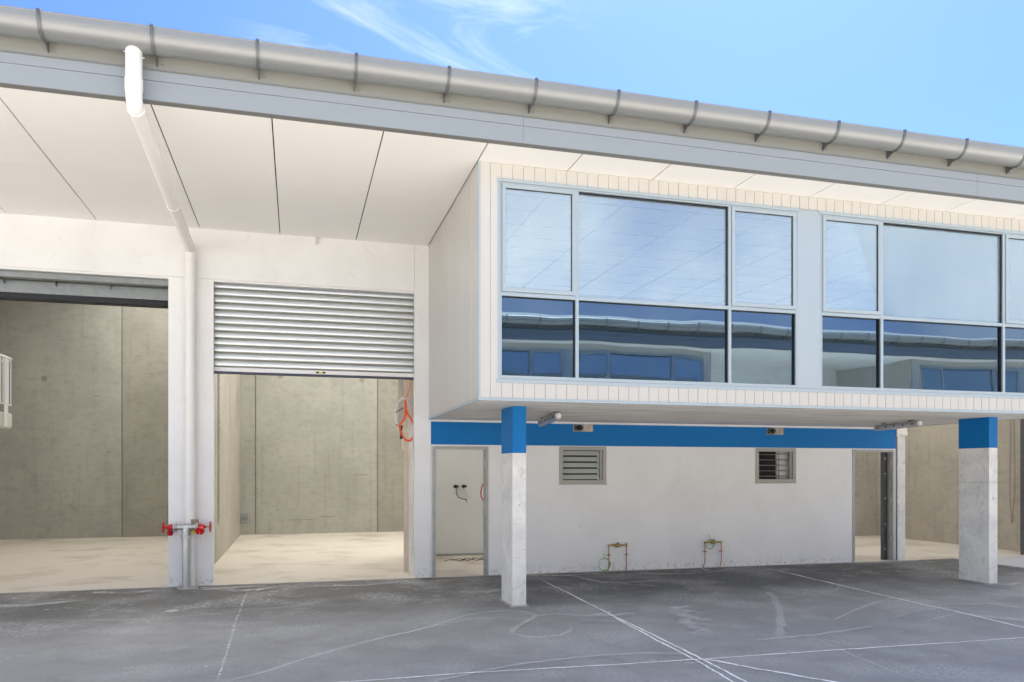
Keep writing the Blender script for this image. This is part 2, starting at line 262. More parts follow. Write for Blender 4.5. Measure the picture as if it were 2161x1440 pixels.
# ------------------------------------------------------------------ helpers
ORG = {}
T = None           # optional point transform used for the opposite building
class MB:
    def __init__(s): s.v = []; s.f = []; s.mi = []; s.uv = None; s.sm = False
    def add(s, vs, fs, mi=0):
        n = len(s.v); s.v += [Vector(v) for v in vs]; s.f += [tuple(n + i for i in f) for f in fs]; s.mi += [mi] * len(fs); return s
    def box(s, x0, x1, y0, y1, z0, z1, mi=0):
        v = [(x, y, z) for z in (z0, z1) for y in (y0, y1) for x in (x0, x1)]
        return s.add(v, [(0, 2, 3, 1), (4, 5, 7, 6), (0, 1, 5, 4), (2, 6, 7, 3), (0, 4, 6, 2), (1, 3, 7, 5)], mi)
    def quad(s, a, b, c, d, mi=0): return s.add([a, b, c, d], [(0, 1, 2, 3)], mi)
    def tube(s, pts, r, n=12, closed=False, caps=True, mi=0):
        pts = [Vector(p) for p in pts]; k = len(pts); rs = r if isinstance(r, (list, tuple)) else [r] * k
        base = len(s.v); up = None; rings = []
        for i, p in enumerate(pts):
            if closed: d = pts[(i + 1) % k] - pts[i - 1]
            else: d = pts[min(i + 1, k - 1)] - pts[max(i - 1, 0)]
            if d.length < 1e-9: d = pts[min(i + 2, k - 1)] - pts[max(i - 2, 0)]
            d.normalize()
            if up is None: up = d.orthogonal().normalized()
            up = (up - d * up.dot(d)); up = up.normalized() if up.length > 1e-6 else d.orthogonal().normalized()
            w = d.cross(up)
            rings.append([p + (up * math.cos(2 * math.pi * j / n) + w * math.sin(2 * math.pi * j / n)) * rs[i] for j in range(n)])
        for rg in rings: s.v += rg
        m = k if closed else k - 1
        for i in range(m):
            a = base + i * n; b = base + ((i + 1) % k) * n
            for j in range(n): s.f.append((a + j, a + (j + 1) % n, b + (j + 1) % n, b + j)); s.mi.append(mi)
        if caps and not closed:
            s.f.append(tuple(base + j for j in range(n))[::-1]); s.mi.append(mi); s.f.append(tuple(base + (k - 1) * n + j for j in range(n))); s.mi.append(mi)
        return s
    def cyl(s, a, b, r, n=24, mi=0): return s.tube([a, b], r, n, mi=mi)
    def lathe(s, a, axis, prof, n=24, mi=0):      # prof: (distance along axis, radius)
        a = Vector(a); ax = Vector(axis).normalized()
        pts = [a + ax * d for d, r in prof]; u = ax.orthogonal().normalized(); w = ax.cross(u); base = len(s.v)
        for p, (d, r) in zip(pts, prof): s.v += [p + (u * math.cos(2 * math.pi * j / n) + w * math.sin(2 * math.pi * j / n)) * r for j in range(n)]
        for i in range(len(prof) - 1):
            for j in range(n): s.f.append((base + i * n + j, base + i * n + (j + 1) % n, base + (i + 1) * n + (j + 1) % n, base + (i + 1) * n + j)); s.mi.append(mi)
        s.f.append(tuple(base + j for j in range(n))[::-1]); s.mi.append(mi); s.f.append(tuple(base + (len(prof) - 1) * n + j for j in range(n))); s.mi.append(mi); return s
    def prism(s, prof, x0, x1, axis='x', mi=0, cap=True):   # prof list of 2-D points; extruded along axis
        n = len(prof); v = []
        for q in (x0, x1):
            for (a, b) in prof: v.append({'x': (q, a, b), 'y': (a, q, b), 'z': (a, b, q)}[axis])
        f = [(i, (i + 1) % n, n + (i + 1) % n, n + i) for i in range(n)]
        if cap: f += [tuple(range(n))[::-1], tuple(range(n, 2 * n))]
        return s.add(v, f, mi)
    def sheet(s, prof, x0, x1, axis='x', mi=0):             # open profile
        n = len(prof); v = []
        for q in (x0, x1):
            for (a, b) in prof: v.append({'x': (q, a, b), 'y': (a, q, b), 'z': (a, b, q)}[axis])
        return s.add(v, [(i, i + 1, n + i + 1, n + i) for i in range(n - 1)], mi)
    def build(s, name, mats, parent=None, smooth=False, bevel=0, label=None):
        if not isinstance(mats, (list, tuple)): mats = [mats]
        org = ORG.get(parent.name, Vector((0, 0, 0))) if parent else Vector((0, 0, 0))
        vs = [(T(v) if T else v) - org for v in s.v]
        me = bpy.data.meshes.new(name); me.from_pydata([tuple(v) for v in vs], [], s.f)
        for mt in mats: me.materials.append(M[mt])
        me.polygons.foreach_set('material_index', s.mi)
        if s.uv:
            uvl = me.uv_layers.new(name='UVMap')
            for li, lp in enumerate(me.loops): uvl.data[li].uv = s.uv[lp.vertex_index]
        bm = bmesh.new(); bm.from_mesh(me)
        if not s.uv: bmesh.ops.recalc_face_normals(bm, faces=bm.faces)
        bm.to_mesh(me); bm.free()
        if smooth:
            me.polygons.foreach_set('use_smooth', [True] * len(me.polygons)); me.set_sharp_from_angle(angle=R(38))
        me.update()
        o = bpy.data.objects.new(name, me); COL.objects.link(o)
        if parent: o.parent = parent
        ORG[o.name] = org
        if bevel:
            b = o.modifiers.new('bevel', 'BEVEL'); b.width = bevel; b.segments = 2; b.limit_method = 'ANGLE'
        if label: o['label'] = label
        return o
def thing(name, label, cat, loc=(0, 0, 0), group=None):
    o = bpy.data.objects.new(name, None); COL.objects.link(o); o.location = loc; o.empty_display_size = .2
    o['label'] = label; o['category'] = cat
    if group: o['group'] = group
    ORG[o.name] = Vector(loc); return o
def tag(o, label, cat, group=None):
    o['label'] = label; o['category'] = cat
    if group: o['group'] = group
    return o
def struct(o): o['kind'] = 'structure'; return o
def arc(c, r, a0, a1, n, plane='yz', x=0):
    out = []
    for i in range(n + 1):
        t = R(a0 + (a1 - a0) * i / n); out.append((c[0] + r * math.cos(t), c[1] + r * math.sin(t)))
    return out

# ------------------------------------------------------------------ constants (metres)
YW = 12.15      # face of the ground-floor wall
YB = 8.673      # face of the upstairs box
ZS = 5.235      # soffit
YF = 8.08       # fascia face
ZG = .045       # floor / ground level at the wall
BX0, BX1 = 1.995, 10.8

# ------------------------------------------------------------------ ground
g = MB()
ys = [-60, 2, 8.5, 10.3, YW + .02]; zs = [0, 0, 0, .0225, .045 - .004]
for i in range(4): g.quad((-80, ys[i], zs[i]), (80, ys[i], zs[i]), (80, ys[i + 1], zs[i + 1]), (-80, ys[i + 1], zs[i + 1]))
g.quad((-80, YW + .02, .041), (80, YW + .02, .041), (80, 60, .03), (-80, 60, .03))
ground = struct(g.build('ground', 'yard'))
def gz(y): return .045 * min(1, max(0, (y - 8.5) / 3.65)) if y > 8.5 else 0
# pale slurry lines, dusty tyre scuffs on the slab
def slurry(name, alpha, soft, nscale, thr):
    m = bpy.data.materials.new(name); m.use_nodes = True; t = m.node_tree; b = t.nodes['Principled BSDF']
    b.inputs['Base Color'].default_value = (.95, .94, .92, 1); b.inputs['Roughness'].default_value = .85
    uv = t.nodes.new('ShaderNodeTexCoord'); sp = t.nodes.new('ShaderNodeSeparateXYZ'); t.links.new(uv.outputs['UV'], sp.inputs[0])
    def mth(op, a, bb=None, c=False):
        n = t.nodes.new('ShaderNodeMath'); n.operation = op; n.use_clamp = c
        for i, q in enumerate((a, bb)):
            if q is None: continue
            if isinstance(q, (int, float)): n.inputs[i].default_value = q
            else: t.links.new(q, n.inputs[i])
        return n.outputs[0]
    z2 = t.nodes.new('ShaderNodeTexNoise'); z2.inputs['Scale'].default_value = 7; z2.inputs['Detail'].default_value = 5; t.links.new(uv.outputs['Object'], z2.inputs[0])
    cen = mth('ABSOLUTE', mth('SUBTRACT', mth('ADD', sp.outputs[1], mth('MULTIPLY', mth('SUBTRACT', z2.outputs[0], .5), .5)), .5))
    edge = mth('DIVIDE', mth('SUBTRACT', .46, cen), soft, True)
    z = t.nodes.new('ShaderNodeTexNoise'); z.inputs['Scale'].default_value = nscale; z.inputs['Detail'].default_value = 8; z.inputs['Roughness'].default_value = .75
    t.links.new(uv.outputs['Object'], z.inputs[0])
    mr = t.nodes.new('ShaderNodeMapRange'); mr.inputs[1].default_value = thr; mr.inputs[2].default_value = thr + .2; t.links.new(z.outputs[0], mr.inputs[0])
    ends = mth('MULTIPLY', mth('MULTIPLY', sp.outputs[0], 12, True), mth('MULTIPLY', mth('SUBTRACT', 1, sp.outputs[0]), 12, True))
    al = mth('MULTIPLY', mth('MULTIPLY', mth('MULTIPLY', edge, mr.outputs[0]), ends), alpha)
    t.links.new(al, b.inputs['Alpha']); return m
M['line'] = slurry('slurry_line', 1.0, .34, 22, .27)
M['scuff'] = slurry('dust_scuff', .42, .5, 30, .36)
M['smear'] = slurry('dust_smear', .66, .6, 9, .42)
M['trail'] = slurry('slurry_trail', .8, .3, 9, .44)
M['saw'] = slurry('saw_cut', .45, .3, 10, .3)
def ribbon(mb, pts, w, n=8, z=.004):
    P = [Vector((p[0], p[1], 0)) for p in pts]; Q = []
    for i in range(len(P) - 1):                       # Catmull-Rom
        p0 = P[max(i - 1, 0)]; p1 = P[i]; p2 = P[i + 1]; p3 = P[min(i + 2, len(P) - 1)]
        for k in range(n):
            t = k / n; Q.append(.5 * ((2 * p1) + (p2 - p0) * t + (2 * p0 - 5 * p1 + 4 * p2 - p3) * t * t + (3 * p1 - p0 - 3 * p2 + p3) * t ** 3))
    Q.append(P[-1]); base = len(mb.v)
    if mb.uv is None: mb.uv = []
    for i, q in enumerate(Q):
        d = (Q[min(i + 1, len(Q) - 1)] - Q[max(i - 1, 0)]).normalized(); nn = Vector((-d.y, d.x, 0))
        ww = w * random.uniform(.7, 1.3); q = q + nn * random.uniform(-.12, .12) * w
        for sgn, vv in ((-1, 0), (1, 1)):
            p = q + nn * sgn * ww / 2; mb.v.append(Vector((p.x, p.y, gz(p.y) + z))); mb.uv.append((i / (len(Q) - 1), vv))
    for i in range(len(Q) - 1): mb.f.append((base + 2 * i, base + 2 * i + 2, base + 2 * i + 3, base + 2 * i + 1)); mb.mi.append(0)
def marks(name, mat, lst, z, label):
    mb = MB()
    for k, (pts, w) in enumerate(lst): ribbon(mb, pts, w, z=z + k * .0004)
    o = mb.build(name, mat, ground); o['kind'] = 'structure'; o['label'] = label
marks('slurry_line', 'line', [
    ([(3.62, 11.6), (3.62, 10.19), (3.6, 8.63), (3.575, 7.33), (3.54, 6.36), (3.49, 5.3), (3.45, 3.5)], .042),
    ([(3.59, 8.8), (3.50, 7.2), (3.47, 6.37), (3.40, 5.62), (3.3, 4.2)], .044),
    ([(3.54, 6.41), (3.85, 5.90), (4.19, 5.38), (4.7, 4.6)], .06),
    ([(7.80, 11.78), (7.76, 9.91), (7.74, 8.67), (7.71, 7.57), (7.64, 6.72), (7.6, 5.2)], .058),
    ([(-1.2, 6.47), (.42, 6.44), (1.44, 6.45), (2.71, 6.39), (3.53, 6.37), (4.72, 6.36), (5.93, 6.33), (7.17, 6.32), (9.5, 6.3)], .042),
    ], .004, 'pale slurry lines along the saw cuts of the dark slab')
marks('slurry_trail', 'trail', [([(-.66, 11.62), (-.665, 9.47), (-.64, 7.96), (-.62, 6.72), (-.6, 5.2)], .040)], .004, 'broken pale slurry trail along the left saw cut')
marks('tyre_scuff', 'scuff', [
    ([(-.75, 6.6), (-.33, 6.87), (-.02, 7.21), (.61, 7.87), (1.24, 8.32), (1.89, 8.96), (2.28, 9.15), (2.61, 9.07), (2.69, 8.75), (2.31, 8.21), (2.19, 7.86), (2.35, 7.64), (2.69, 7.72), (2.93, 8.17)], .085),
    ([(.3, 7.5), (.9, 8.05), (1.5, 8.5), (1.95, 8.75), (2.3, 8.8)], .06),
    ([(2.69, 8.75), (3.0, 8.79), (3.29, 8.6), (3.69, 8.85)], .07),
    ([(6.36, 9.61), (5.95, 8.77), (5.33, 7.8), (4.73, 6.92)], .13),
    ([(5.92, 7.63), (6.82, 8.26), (7.66, 8.73)], .07), ([(6.68, 7.58), (7.57, 7.91), (8.13, 7.83)], .05),
    ([(6.88, 9.48), (7.09, 9.34), (7.56, 9.65), (7.76, 10.01)], .06), ([(7.98, 8.19), (8.51, 8.05), (8.71, 7.67)], .05),
    ([(2.82, 8.26), (3.17, 8.3), (3.47, 8.19)], .05), ([(6.9, 7.3), (7.4, 7.5), (8.0, 7.6)], .04),
    ([(-2.9, 9.9), (-1.8, 9.7), (-.6, 9.9), (.4, 10.3)], .05), ([(4.4, 6.9), (5.3, 7.0), (6.1, 7.2)], .09),
    ([(1.0, 6.2), (1.9, 6.6), (3.0, 6.7), (3.6, 6.5)], .07)], .010, 'curved dusty scuffs on the dark slab')
marks('dust_smear', 'smear', [
    ([(4.20, 11.7), (4.40, 10.9), (4.88, 10.8), (5.3, 10.9)], .16), ([(4.3, 11.2), (4.7, 10.6), (5.2, 10.3)], .14),
    ([(7.55, 7.45), (7.72, 7.25), (8.0, 6.9)], .25), ([(3.35, 8.6), (3.6, 8.5), (3.85, 8.6)], .16),
    ([(-.95, 11.5), (-.60, 11.4), (-.3, 11.7)], .26), ([(-4.2, 11.2), (-3.3, 10.9), (-2.6, 11.2)], .30),
    ([(-2.7, 11.75), (-2.2, 11.6), (-1.9, 11.7)], .22), ([(-1.3, 11.8), (-.9, 11.7), (-.2, 12.0)], .22),
    ([(.2, 11.6), (.9, 11.5), (1.6, 11.7)], .18), ([(3.4, 11.85), (4.2, 11.7), (4.9, 11.9)], .22),
    ([(4.6, 8.9), (4.3, 8.0), (4.0, 7.2)], .4), ([(8.8, 12.0), (9.8, 11.8), (11.0, 11.9)], .24), ([(9.7, 9.25), (10.2, 9.2), (10.5, 9.35)], .16),
    ([(5.2, 11.6), (6.2, 11.4), (7.2, 11.7)], .2), ([(2.2, 10.6), (2.5, 10.4), (2.7, 10.6)], .25)], .022, 'pale concrete dust smears near the wall')
marks('saw_cut', 'saw', [([(5.3, 8.2), (5.21, 7.55), (4.99, 6.3), (4.85, 5.22)], .02)], .003, 'faint hairline cut in the dark slab')
sp = MB(); sp.lathe((-1.45, 10.18, gz(10.18) + .002), (0, 0, 1), [(0, .075), (.002, .07)], 20)
struct(sp.build('chalk_spot', 'apron', ground))
dw = MB(); dw.quad((-80, -60, .004), (80, -60, .004), (80, 4.55, .004), (-80, 4.55, .004)); struct(dw.build('unseen_bounce_slab', 'bounce_slab'))  # unseen pale slab added to bounce sun onto soffit and wall
apr = MB()
apr.prism([(12.0, 10.3), (15.2, 10.3), (15.2, YW + .02), (12.03, YW + .02)], .0, .056, 'z')
struct(apr.build('concrete_apron', 'apron'))

# ------------------------------------------------------------------ shared building pieces
def gutter_profile():
    c = (7.95, 5.765); R_ = .15
    outer = arc(c, R_, 180, 330, 22)
    pr = [(7.815, 5.785), (7.800, 5.79), (7.797, 5.775)] + outer + [(8.092, 5.76), (8.092, 5.79)]
    return pr
def make_eave(root, x0, x1, joints=()):
    g = MB(); g.sheet(gutter_profile(), x0, x1)
    g.tube([(x0, 7.806, 5.787), (x1, 7.806, 5.787)], .011, 8)
    gut = g.build('gutter', 'gutter', root, smooth=True)
    f = MB()
    f.box(x0, x1, 8.096, 8.19, 5.49, 5.83)                       # upper board behind the gutter
    f.build('upper_fascia', 'upper', root)
    f = MB()                                                      # lower metal fascia: two boards, ridge, underside lip
    js = [x0] + list(joints) + [x1]
    for i in range(len(js) - 1):
        a, b = js[i] + .0015, js[i + 1] - .0015
        f.box(a, b, YF, YF + .02, ZS + .003, 5.419); f.box(a, b, YF - .006, YF + .02, 5.4225, 5.505)
        f.prism([(YF - .010, 5.505), (YF - .010, 5.512), (8.095, 5.524), (8.095, 5.505)], a, b)
    f.box(x0, x1, YF + .02, 8.168, ZS + .12, 5.5)
    f.build('fascia', 'fascia', root)
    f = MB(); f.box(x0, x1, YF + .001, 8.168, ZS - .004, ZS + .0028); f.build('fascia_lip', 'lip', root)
    return gut
def make_brackets(gut, xs, first=[None]):
    # strap round the gutter and solid fin under it
    for i, x in enumerate(xs):
        b = MB(); c = (7.95, 5.765); o = arc(c, .158, 172, 318, 16)
        inner = arc(c, .151, 172, 300, 14)
        w = .010
        outl = [(7.792, 5.80)] + o[:11] + [(8.02, 5.602), (8.095, 5.565), (8.095, 5.70)] + [(8.05, 5.655)] + inner[::-1] + [(7.80, 5.80)]
        b.prism(outl, x - w / 2, x + w / 2)
        # flange: wider strap hugging the curve
        b.sheet([(7.790, 5.802)] + arc(c, .1595, 172, 285, 14), x - .016, x + .016)
        b.box(x - .016, x + .016, 7.785, 7.815, 5.79, 5.806)
        ob = b.build('gutter_bracket', 'bracket', gut)
        s = MB(); s.lathe((x + .05, 8.094, 5.585), (0, -1, 0), [(0, .009), (.006, .008), (.009, .004)], 10); s.build('screw', 'galvd', gut)
def make_soffit(root, x0, x1, joints, yb, ylast):
    s = MB(); js = [x0] + list(joints) + [x1]
    for i in range(len(js) - 1):
        a, b = js[i] + .0065, js[i + 1] - .0065
        s.box(a, b, 8.168, 10.115, ZS, ZS + .012); s.box(a, b, 10.119, ylast, ZS, ZS + .012)
    s.build('soffit', 'soffit', root)
    k = MB(); k.box(x0, x1, 8.17, ylast, ZS + .03, ZS + .04); k.build('soffit_backing', 'black', root)
def groove_profile(a, b, pitch, face, depth=.008, gw=.010, start=None):
    # list of (u, d) along a facade; d = distance behind face
    p = [(a, 0)]; u = (a + pitch) if start is None else start
    while u < b - .02:
        p += [(u - gw / 2, 0), (u - gw / 2 + .002, depth), (u + gw / 2 - .002, depth), (u + gw / 2, 0)]; u += pitch
    p.append((b, 0)); return p
def clad_front(mb, a, b, z0, z1, start):
    pr = groove_profile(a, b, .1315, YB, start=start); mb.sheet([(u, YB + d) for u, d in pr], z0, z1, 'z')
    mb.box(a, b, YB + .012, YB + .03, z0, z1)

def make_box(root, x0, x1, wins, side='left', deep=True):
    """upstairs office pushed out over the yard"""
    zt, zb = ZS - .003, 2.535
    wz0, wz1 = 2.752, 5.068
    c = MB(); st = x0 + .131
    clad_front(c, x0 + .006, x1, wz1 + .003, zt, st + .006); clad_front(c, x0 + .006, x1, zb + .018, wz0 - .003, st + .006)
    clad_front(c, x0 + .006, wins[0] - .004, wz0 - .003, wz1 + .003, st + .006)
    clad_front(c, wins[1] + .004, x1, wz0 - .003, wz1 + .003, wins[1] + .1)
    c.build('front_cladding', 'clad', root)
    for sx, d in ((x0, 1), (x1, -1)):
        c = MB(); pr = groove_profile(YB + .01, YW, .1315, 0, depth=.012, gw=.020)
        c.sheet([(sx + dd * d, u) for u, dd in pr], zb + .018, zt, 'z'); c.box(*sorted((sx + .010 * d, sx + .025 * d)), YB + .03, YW, zb + .018, zt)
        c.build('side_cladding', 'clad', root)
        c = MB(); c.prism([(sx - .004 * d, YB - .005), (sx + .022 * d, YB - .005), (sx + .022 * d, YB - .001), (sx, YB - .001), (sx, YB + .03), (sx - .004 * d, YB + .03)], zb + .018, zt, 'z')
        c.build('corner_trim', 'frame', root)
    c = MB(); c.box(x0 - .006, x1 + .006, YB - .008, YB + .02, zb - .02, zb + .016); c.box(x0 - .006, x0 + .02, YB + .02, YW - .002, zb - .02, zb + .016)
    c.box(x1 - .02, x1 + .006, YB + .02, YW - .002, zb - .02, zb + .016); c.build('base_angle', 'frame', root)
    c = MB(); c.box(x0 + .02, x1 - .02, YB + .02, YW - .002, zb - .012, 2.74); c.build('office_slab', 'under', root)

def make_window(root, x0, m1, m2, x1, inner=True):
    """frame x0..x1 with mullions at m1, m2; 3 clear panes over 3 blue panes"""
    z0, z1, zt = 2.790, 5.02, 3.745
    yf, yb = YB - .004, YB + .075
    f = MB()
    f.box(x0, x1, yf - .004, yb, 5.005, 5.022); f.box(x0, x1, yf, yb, z0 - .02, z0 + .018)       # head, base
    for a, b in ((x0, x0 + .020), (m1 - .020, m1 + .020), (m2 - .020, m2 + .020), (x1 - .020, x1)):
        f.box(a, b, yf + .001, yb, z0 + .018, 5.005)
    for a, b in ((x0 + .02, m1 - .02), (m1 + .02, m2 - .02), (m2 + .02, x1 - .02)):
        f.box(a, b, yf + .002, yb - .001, zt - .022, zt + .022)
    w = f.build('window', 'frame', root, bevel=.0025)
    s = MB(); s.box(x0 - .035, x1 + .04, YB - .012, YB + .01, 5.025, 5.066); s.build('head_flashing', 'frame', w)
    cells = ((x0 + .02, m1 - .02), (m1 + .02, m2 - .02), (m2 + .02, x1 - .02))
    for i, (a, b) in enumerate(cells):
        if i != 1:
            q = MB(); e = .046
            za, zc = zt + .022, 5.005
            q.box(a + .003, b - .003, yf - .014, yf + .03, zc - e, zc - .003); q.box(a + .003, b - .003, yf - .014, yf + .03, za + .003, za + e + .004)
            q.box(a + .003, a + e, yf - .0135, yf + .03, za + e + .004, zc - e); q.box(b - e, b - .003, yf - .0135, yf + .03, za + e + .004, zc - e)
            q.build('sash', 'frame', w, bevel=.0025)
            q = MB(); q.box(a + e, b - e, yf + .012, yf + .018, za + e + .004, zc - e); q.build('pane', 'glass', w)
            q = MB()
            q.box(a + e, b - e, yf + .0, yf + .012, zc - e - .007, zc - e); q.box(b - e - .006, b - e, yf + .0, yf + .012, za + e + .004, zc - e - .007); q.build('gasket', 'rubber', w)
        else:
            q = MB(); q.box(a, b, yb - .03, yb - .024, zt + .022, 5.005); q.build('pane', 'glass', w)
            q = MB(); q.box(a, b, yf + .02, yb - .03, 4.985, 5.003); q.box(b - .008, b, yf + .02, yb - .03, zt + .022, 4.985); q.build('gasket', 'rubber', w)
        q = MB(); q.box(a, b, yb - .03, yb - .024, z0 + .018, zt - .022); q.build('spandrel_pane', 'glass_blue', w)
        q = MB(); q.box(a + .001, b - .001, yf + .022, yb - .031, zt - .030, zt - .0225); q.box(b - .008, b - .001, yf + .022, yb - .031, z0 + .018, zt - .030); q.build('gasket', 'rubber', w)
        q = MB(); q.box(a - .01, b + .01, yb + .03, yb + .04, z0, zt); q.build('backing_panel', 'spandrel', w)
    return w

# ------------------------------------------------------------------ our warehouse
wh = thing('warehouse_building', 'long white warehouse with roller doors, clad upstairs office box and half-round grey gutter', 'warehouse', (0, YW, 0))
XL, XR = -9.0, 17.0
gut = make_eave(wh, XL, XR, joints=(-3.7, 2.35, 8.41, 14.4))
make_brackets(gut, [-2.209 + .925 * k for k in range(-2, 13)])
SJ = [-8.3, -7.2, -6.05, -4.93, -3.82, -2.705, -1.575, -1.353, -.239, .872, 1.985, 3.07, 4.15, 5.255, 6.36, 7.43, 8.49, 9.6, 10.7, 11.8, 12.9, 14.0, 15.1]
make_soffit(wh, XL, XR, SJ, YB, YW)
# roof sheets with unseen translucent strips added to light the bays
rf = MB()
def rz(y): return 5.86 + (y - 7.95) * .055
RL = [(-4.4, -2.2), (-.6, 1.6), (3.2, 5.4), (7.4, 9.6), (11.4, 13.4)]
xs = [XL] + [q for r_ in RL for q in r_] + [XR]
for i in range(len(xs) - 1):
    a, b = xs[i], xs[i + 1]
    if i % 2 == 0: rf.prism([(8.1, rz(8.1)), (22.1, rz(22.1)), (22.1, rz(22.1) + .05), (8.1, rz(8.1) + .05)], a, b)
    else:
        for y0, y1 in ((8.1, 13.2), (21.2, 22.1)): rf.prism([(y0, rz(y0)), (y1, rz(y1)), (y1, rz(y1) + .05), (y0, rz(y0) + .05)], a, b)
roof = rf.build('roof', 'roofm', wh)
for a, b in RL:
    q = MB(); q.quad((a - .02, 13.15, rz(13.15) + .06), (b + .02, 13.15, rz(13.15) + .06), (b + .02, 21.25, rz(21.25) + .06), (a - .02, 21.25, rz(21.25) + .06)); q.build('fill_rooflight', 'fill_rooflight', roof)

# outside wall: piers and header panels
H = 4.512
def wallbox(name, mat, *a): q = MB(); q.box(*a); return q.build(name, mat, wh)
TH = .16
w = MB()
w.box(XL, -4.72, YW, YW + TH, 0, 5.95); w.build('outer_wall', 'wall', wh)
w = MB(); w.box(-1.78, -1.168, YW, YW + TH - .06, 0, H - .003); w.build('wall_pier', 'wall', wh, bevel=.004)
w = MB(); w.box(1.772, BX0 + .035, YW + .001, YW + TH - .06, 0, 5.95); w.build('wall_pier', 'wall', wh, bevel=.004)
w = MB(); w.box(13.965, XR, YW, YW + TH, 0, 5.95); w.build('wall_pier', 'wall', wh, bevel=.004)
w = MB(); w.box(-4.717, 1.768, YW - .0, YW + TH, H, 5.95); w.box(-4.7, 1.768, YW + .02, YW + TH - .02, H - .03, H); w.build('wall_header', 'wall', wh)
w = MB(); w.box(10.98, 13.962, YW, YW + TH, H, 5.95); w.build('wall_header', 'wall', wh)
# amenities wall under the box
w = MB(); y0, y1 = YW + .001, YW + .12
D1 = (2.052, 2.955, 2.105); D2 = (9.815, 10.735, 2.112)
L1 = (4.15, 4.975, 1.50, 2.118); L2 = (7.80, 8.615, 1.508, 2.118)
V1 = (4.395, 4.735, 2.368, 2.482); V2 = (8.03, 8.36, 2.362, 2.480)
def wall_with_holes(mb, xa, xb, za, zb, holes, y0, y1):
    xs = sorted({xa, xb, *[h[0] for h in holes if xa < h[0] < xb], *[h[1] for h in holes if xa < h[1] < xb]})
    for a, b in zip(xs[:-1], xs[1:]):
        cut = sorted([(h[2], h[3]) for h in holes if h[0] <= a + 1e-6 and h[1] >= b - 1e-6]); z = za
        for c, d in cut:
            if c > z: mb.box(a, b, y0, y1, z, min(c, zb))
            z = max(z, d)
        if z < zb: mb.box(a, b, y0, y1, z, zb)
ZBL = 2.128
holes = [(D1[0], D1[1], 0, D1[2]), (D2[0], D2[1], 0, D2[2]), L1, L2, V1, V2]
wall_with_holes(w, BX0 + .04, 10.76, 0, ZBL, holes, y0, y1)
w.build('amenities_wall', 'wall', wh)
w = MB(); wall_with_holes(w, BX0 + .036, 10.76, ZBL, 2.487, holes, y0 - .002, y1); w.build('blue_band', 'blue', wh)
w = MB(); w.box(BX0 + .036, 10.76, y0 + .0, y1, 2.488, 2.522); w.build('wall_capping', 'wall', wh)
# inner shell
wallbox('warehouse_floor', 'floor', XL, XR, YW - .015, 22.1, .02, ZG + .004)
def precast(name, mat, *a): q = MB(); q.box(*a); return q.build(name, mat, wh)
for a, b in ((-9, -4.255), (-4.243, -1.60), (-1.41, -1.046), (-1.034, 2.135), (2.147, 4.6), (4.61, 6.4)):
    precast('back_wall_panel', 'conc_d' if a in (-4.243, 2.147) else 'conc', a, b, 21.65, 21.8, .0, 6.6)
precast('back_wall_backing', 'black', -9, 6.4, 21.78, 21.85, 0, 6.6)
q = MB(); 
for x in (-1.04, 2.141, -4.249): q = MB(); q.box(x - .010, x + .010, 21.640, 21.652, .05, 6.4); q.build('joint_groove', 'ink_dark', wh)
q = MB()
for x in (-1.04, 2.141): q.tube([(x - .018, 21.66, .05), (x - .018, 21.66, 6.4)], .012, 6); q.tube([(x + .02, 21.66, .05), (x + .02, 21.66, 6.4)], .008, 6)
q.tube([(-4.249, 21.655, .05), (-4.249, 21.655, 6.4)], .010, 6)
q.build('joint_sealant', 'conc_w', wh)
for x, z in ((-.42, 3.25), (1.72, 3.2), (2.62, 3.15), (-3.0, 5.0), (-6.0, 3.0), (-2.9, 2.6)):
    q = MB(); q.lathe((x, 21.652, z + 1.0), (0, -1, 0), [(0, .075), (.004, .07), (.006, .03)], 18); q.build('lifting_insert', 'patch', wh)
for (x, z, l_) in ((-.2, .42, .62), (.6, .50, .40), (1.5, 1.62, .4), (-4.9, 3.6, .12), (-4.6, 2.2, .10), (-3.6, 4.2, .08)):
    q = MB(); q.tube([(x, 21.65, z), (x + l_ * .5, 21.648, z - .008), (x + l_, 21.65, z + .004)], .006, 5); q.build('scratch_mark', 'ink_dark', wh)
# party wall with offset panels
for a, b in ((YW + TH, 15.0), (15.01, 18.2), (18.21, 21.65)): precast('party_wall', 'conc_w', -1.60, -1.41, a, b, 0, 6.5)
precast('side_wall', 'conc', -9.0, -8.8, YW + TH, 21.7, 0, 6.5)
precast('centre_wall', 'conc', 6.3, 6.5, 15.3, 21.8, 0, 6.5)
precast('rear_wall', 'conc_w', 6.5, 17, 17.0, 17.15, 0, 6.5)
precast('right_party_wall', 'conc_w', 14.5, 14.7, 15.905, 17.0, 0, 6.5); precast('right_party_wall', 'conc_w', 14.495, 14.7, YW + TH, 15.895, 0, 6.5)
precast('end_wall', 'conc', 16.8, 17, YW + TH, 17, 0, 6.5)
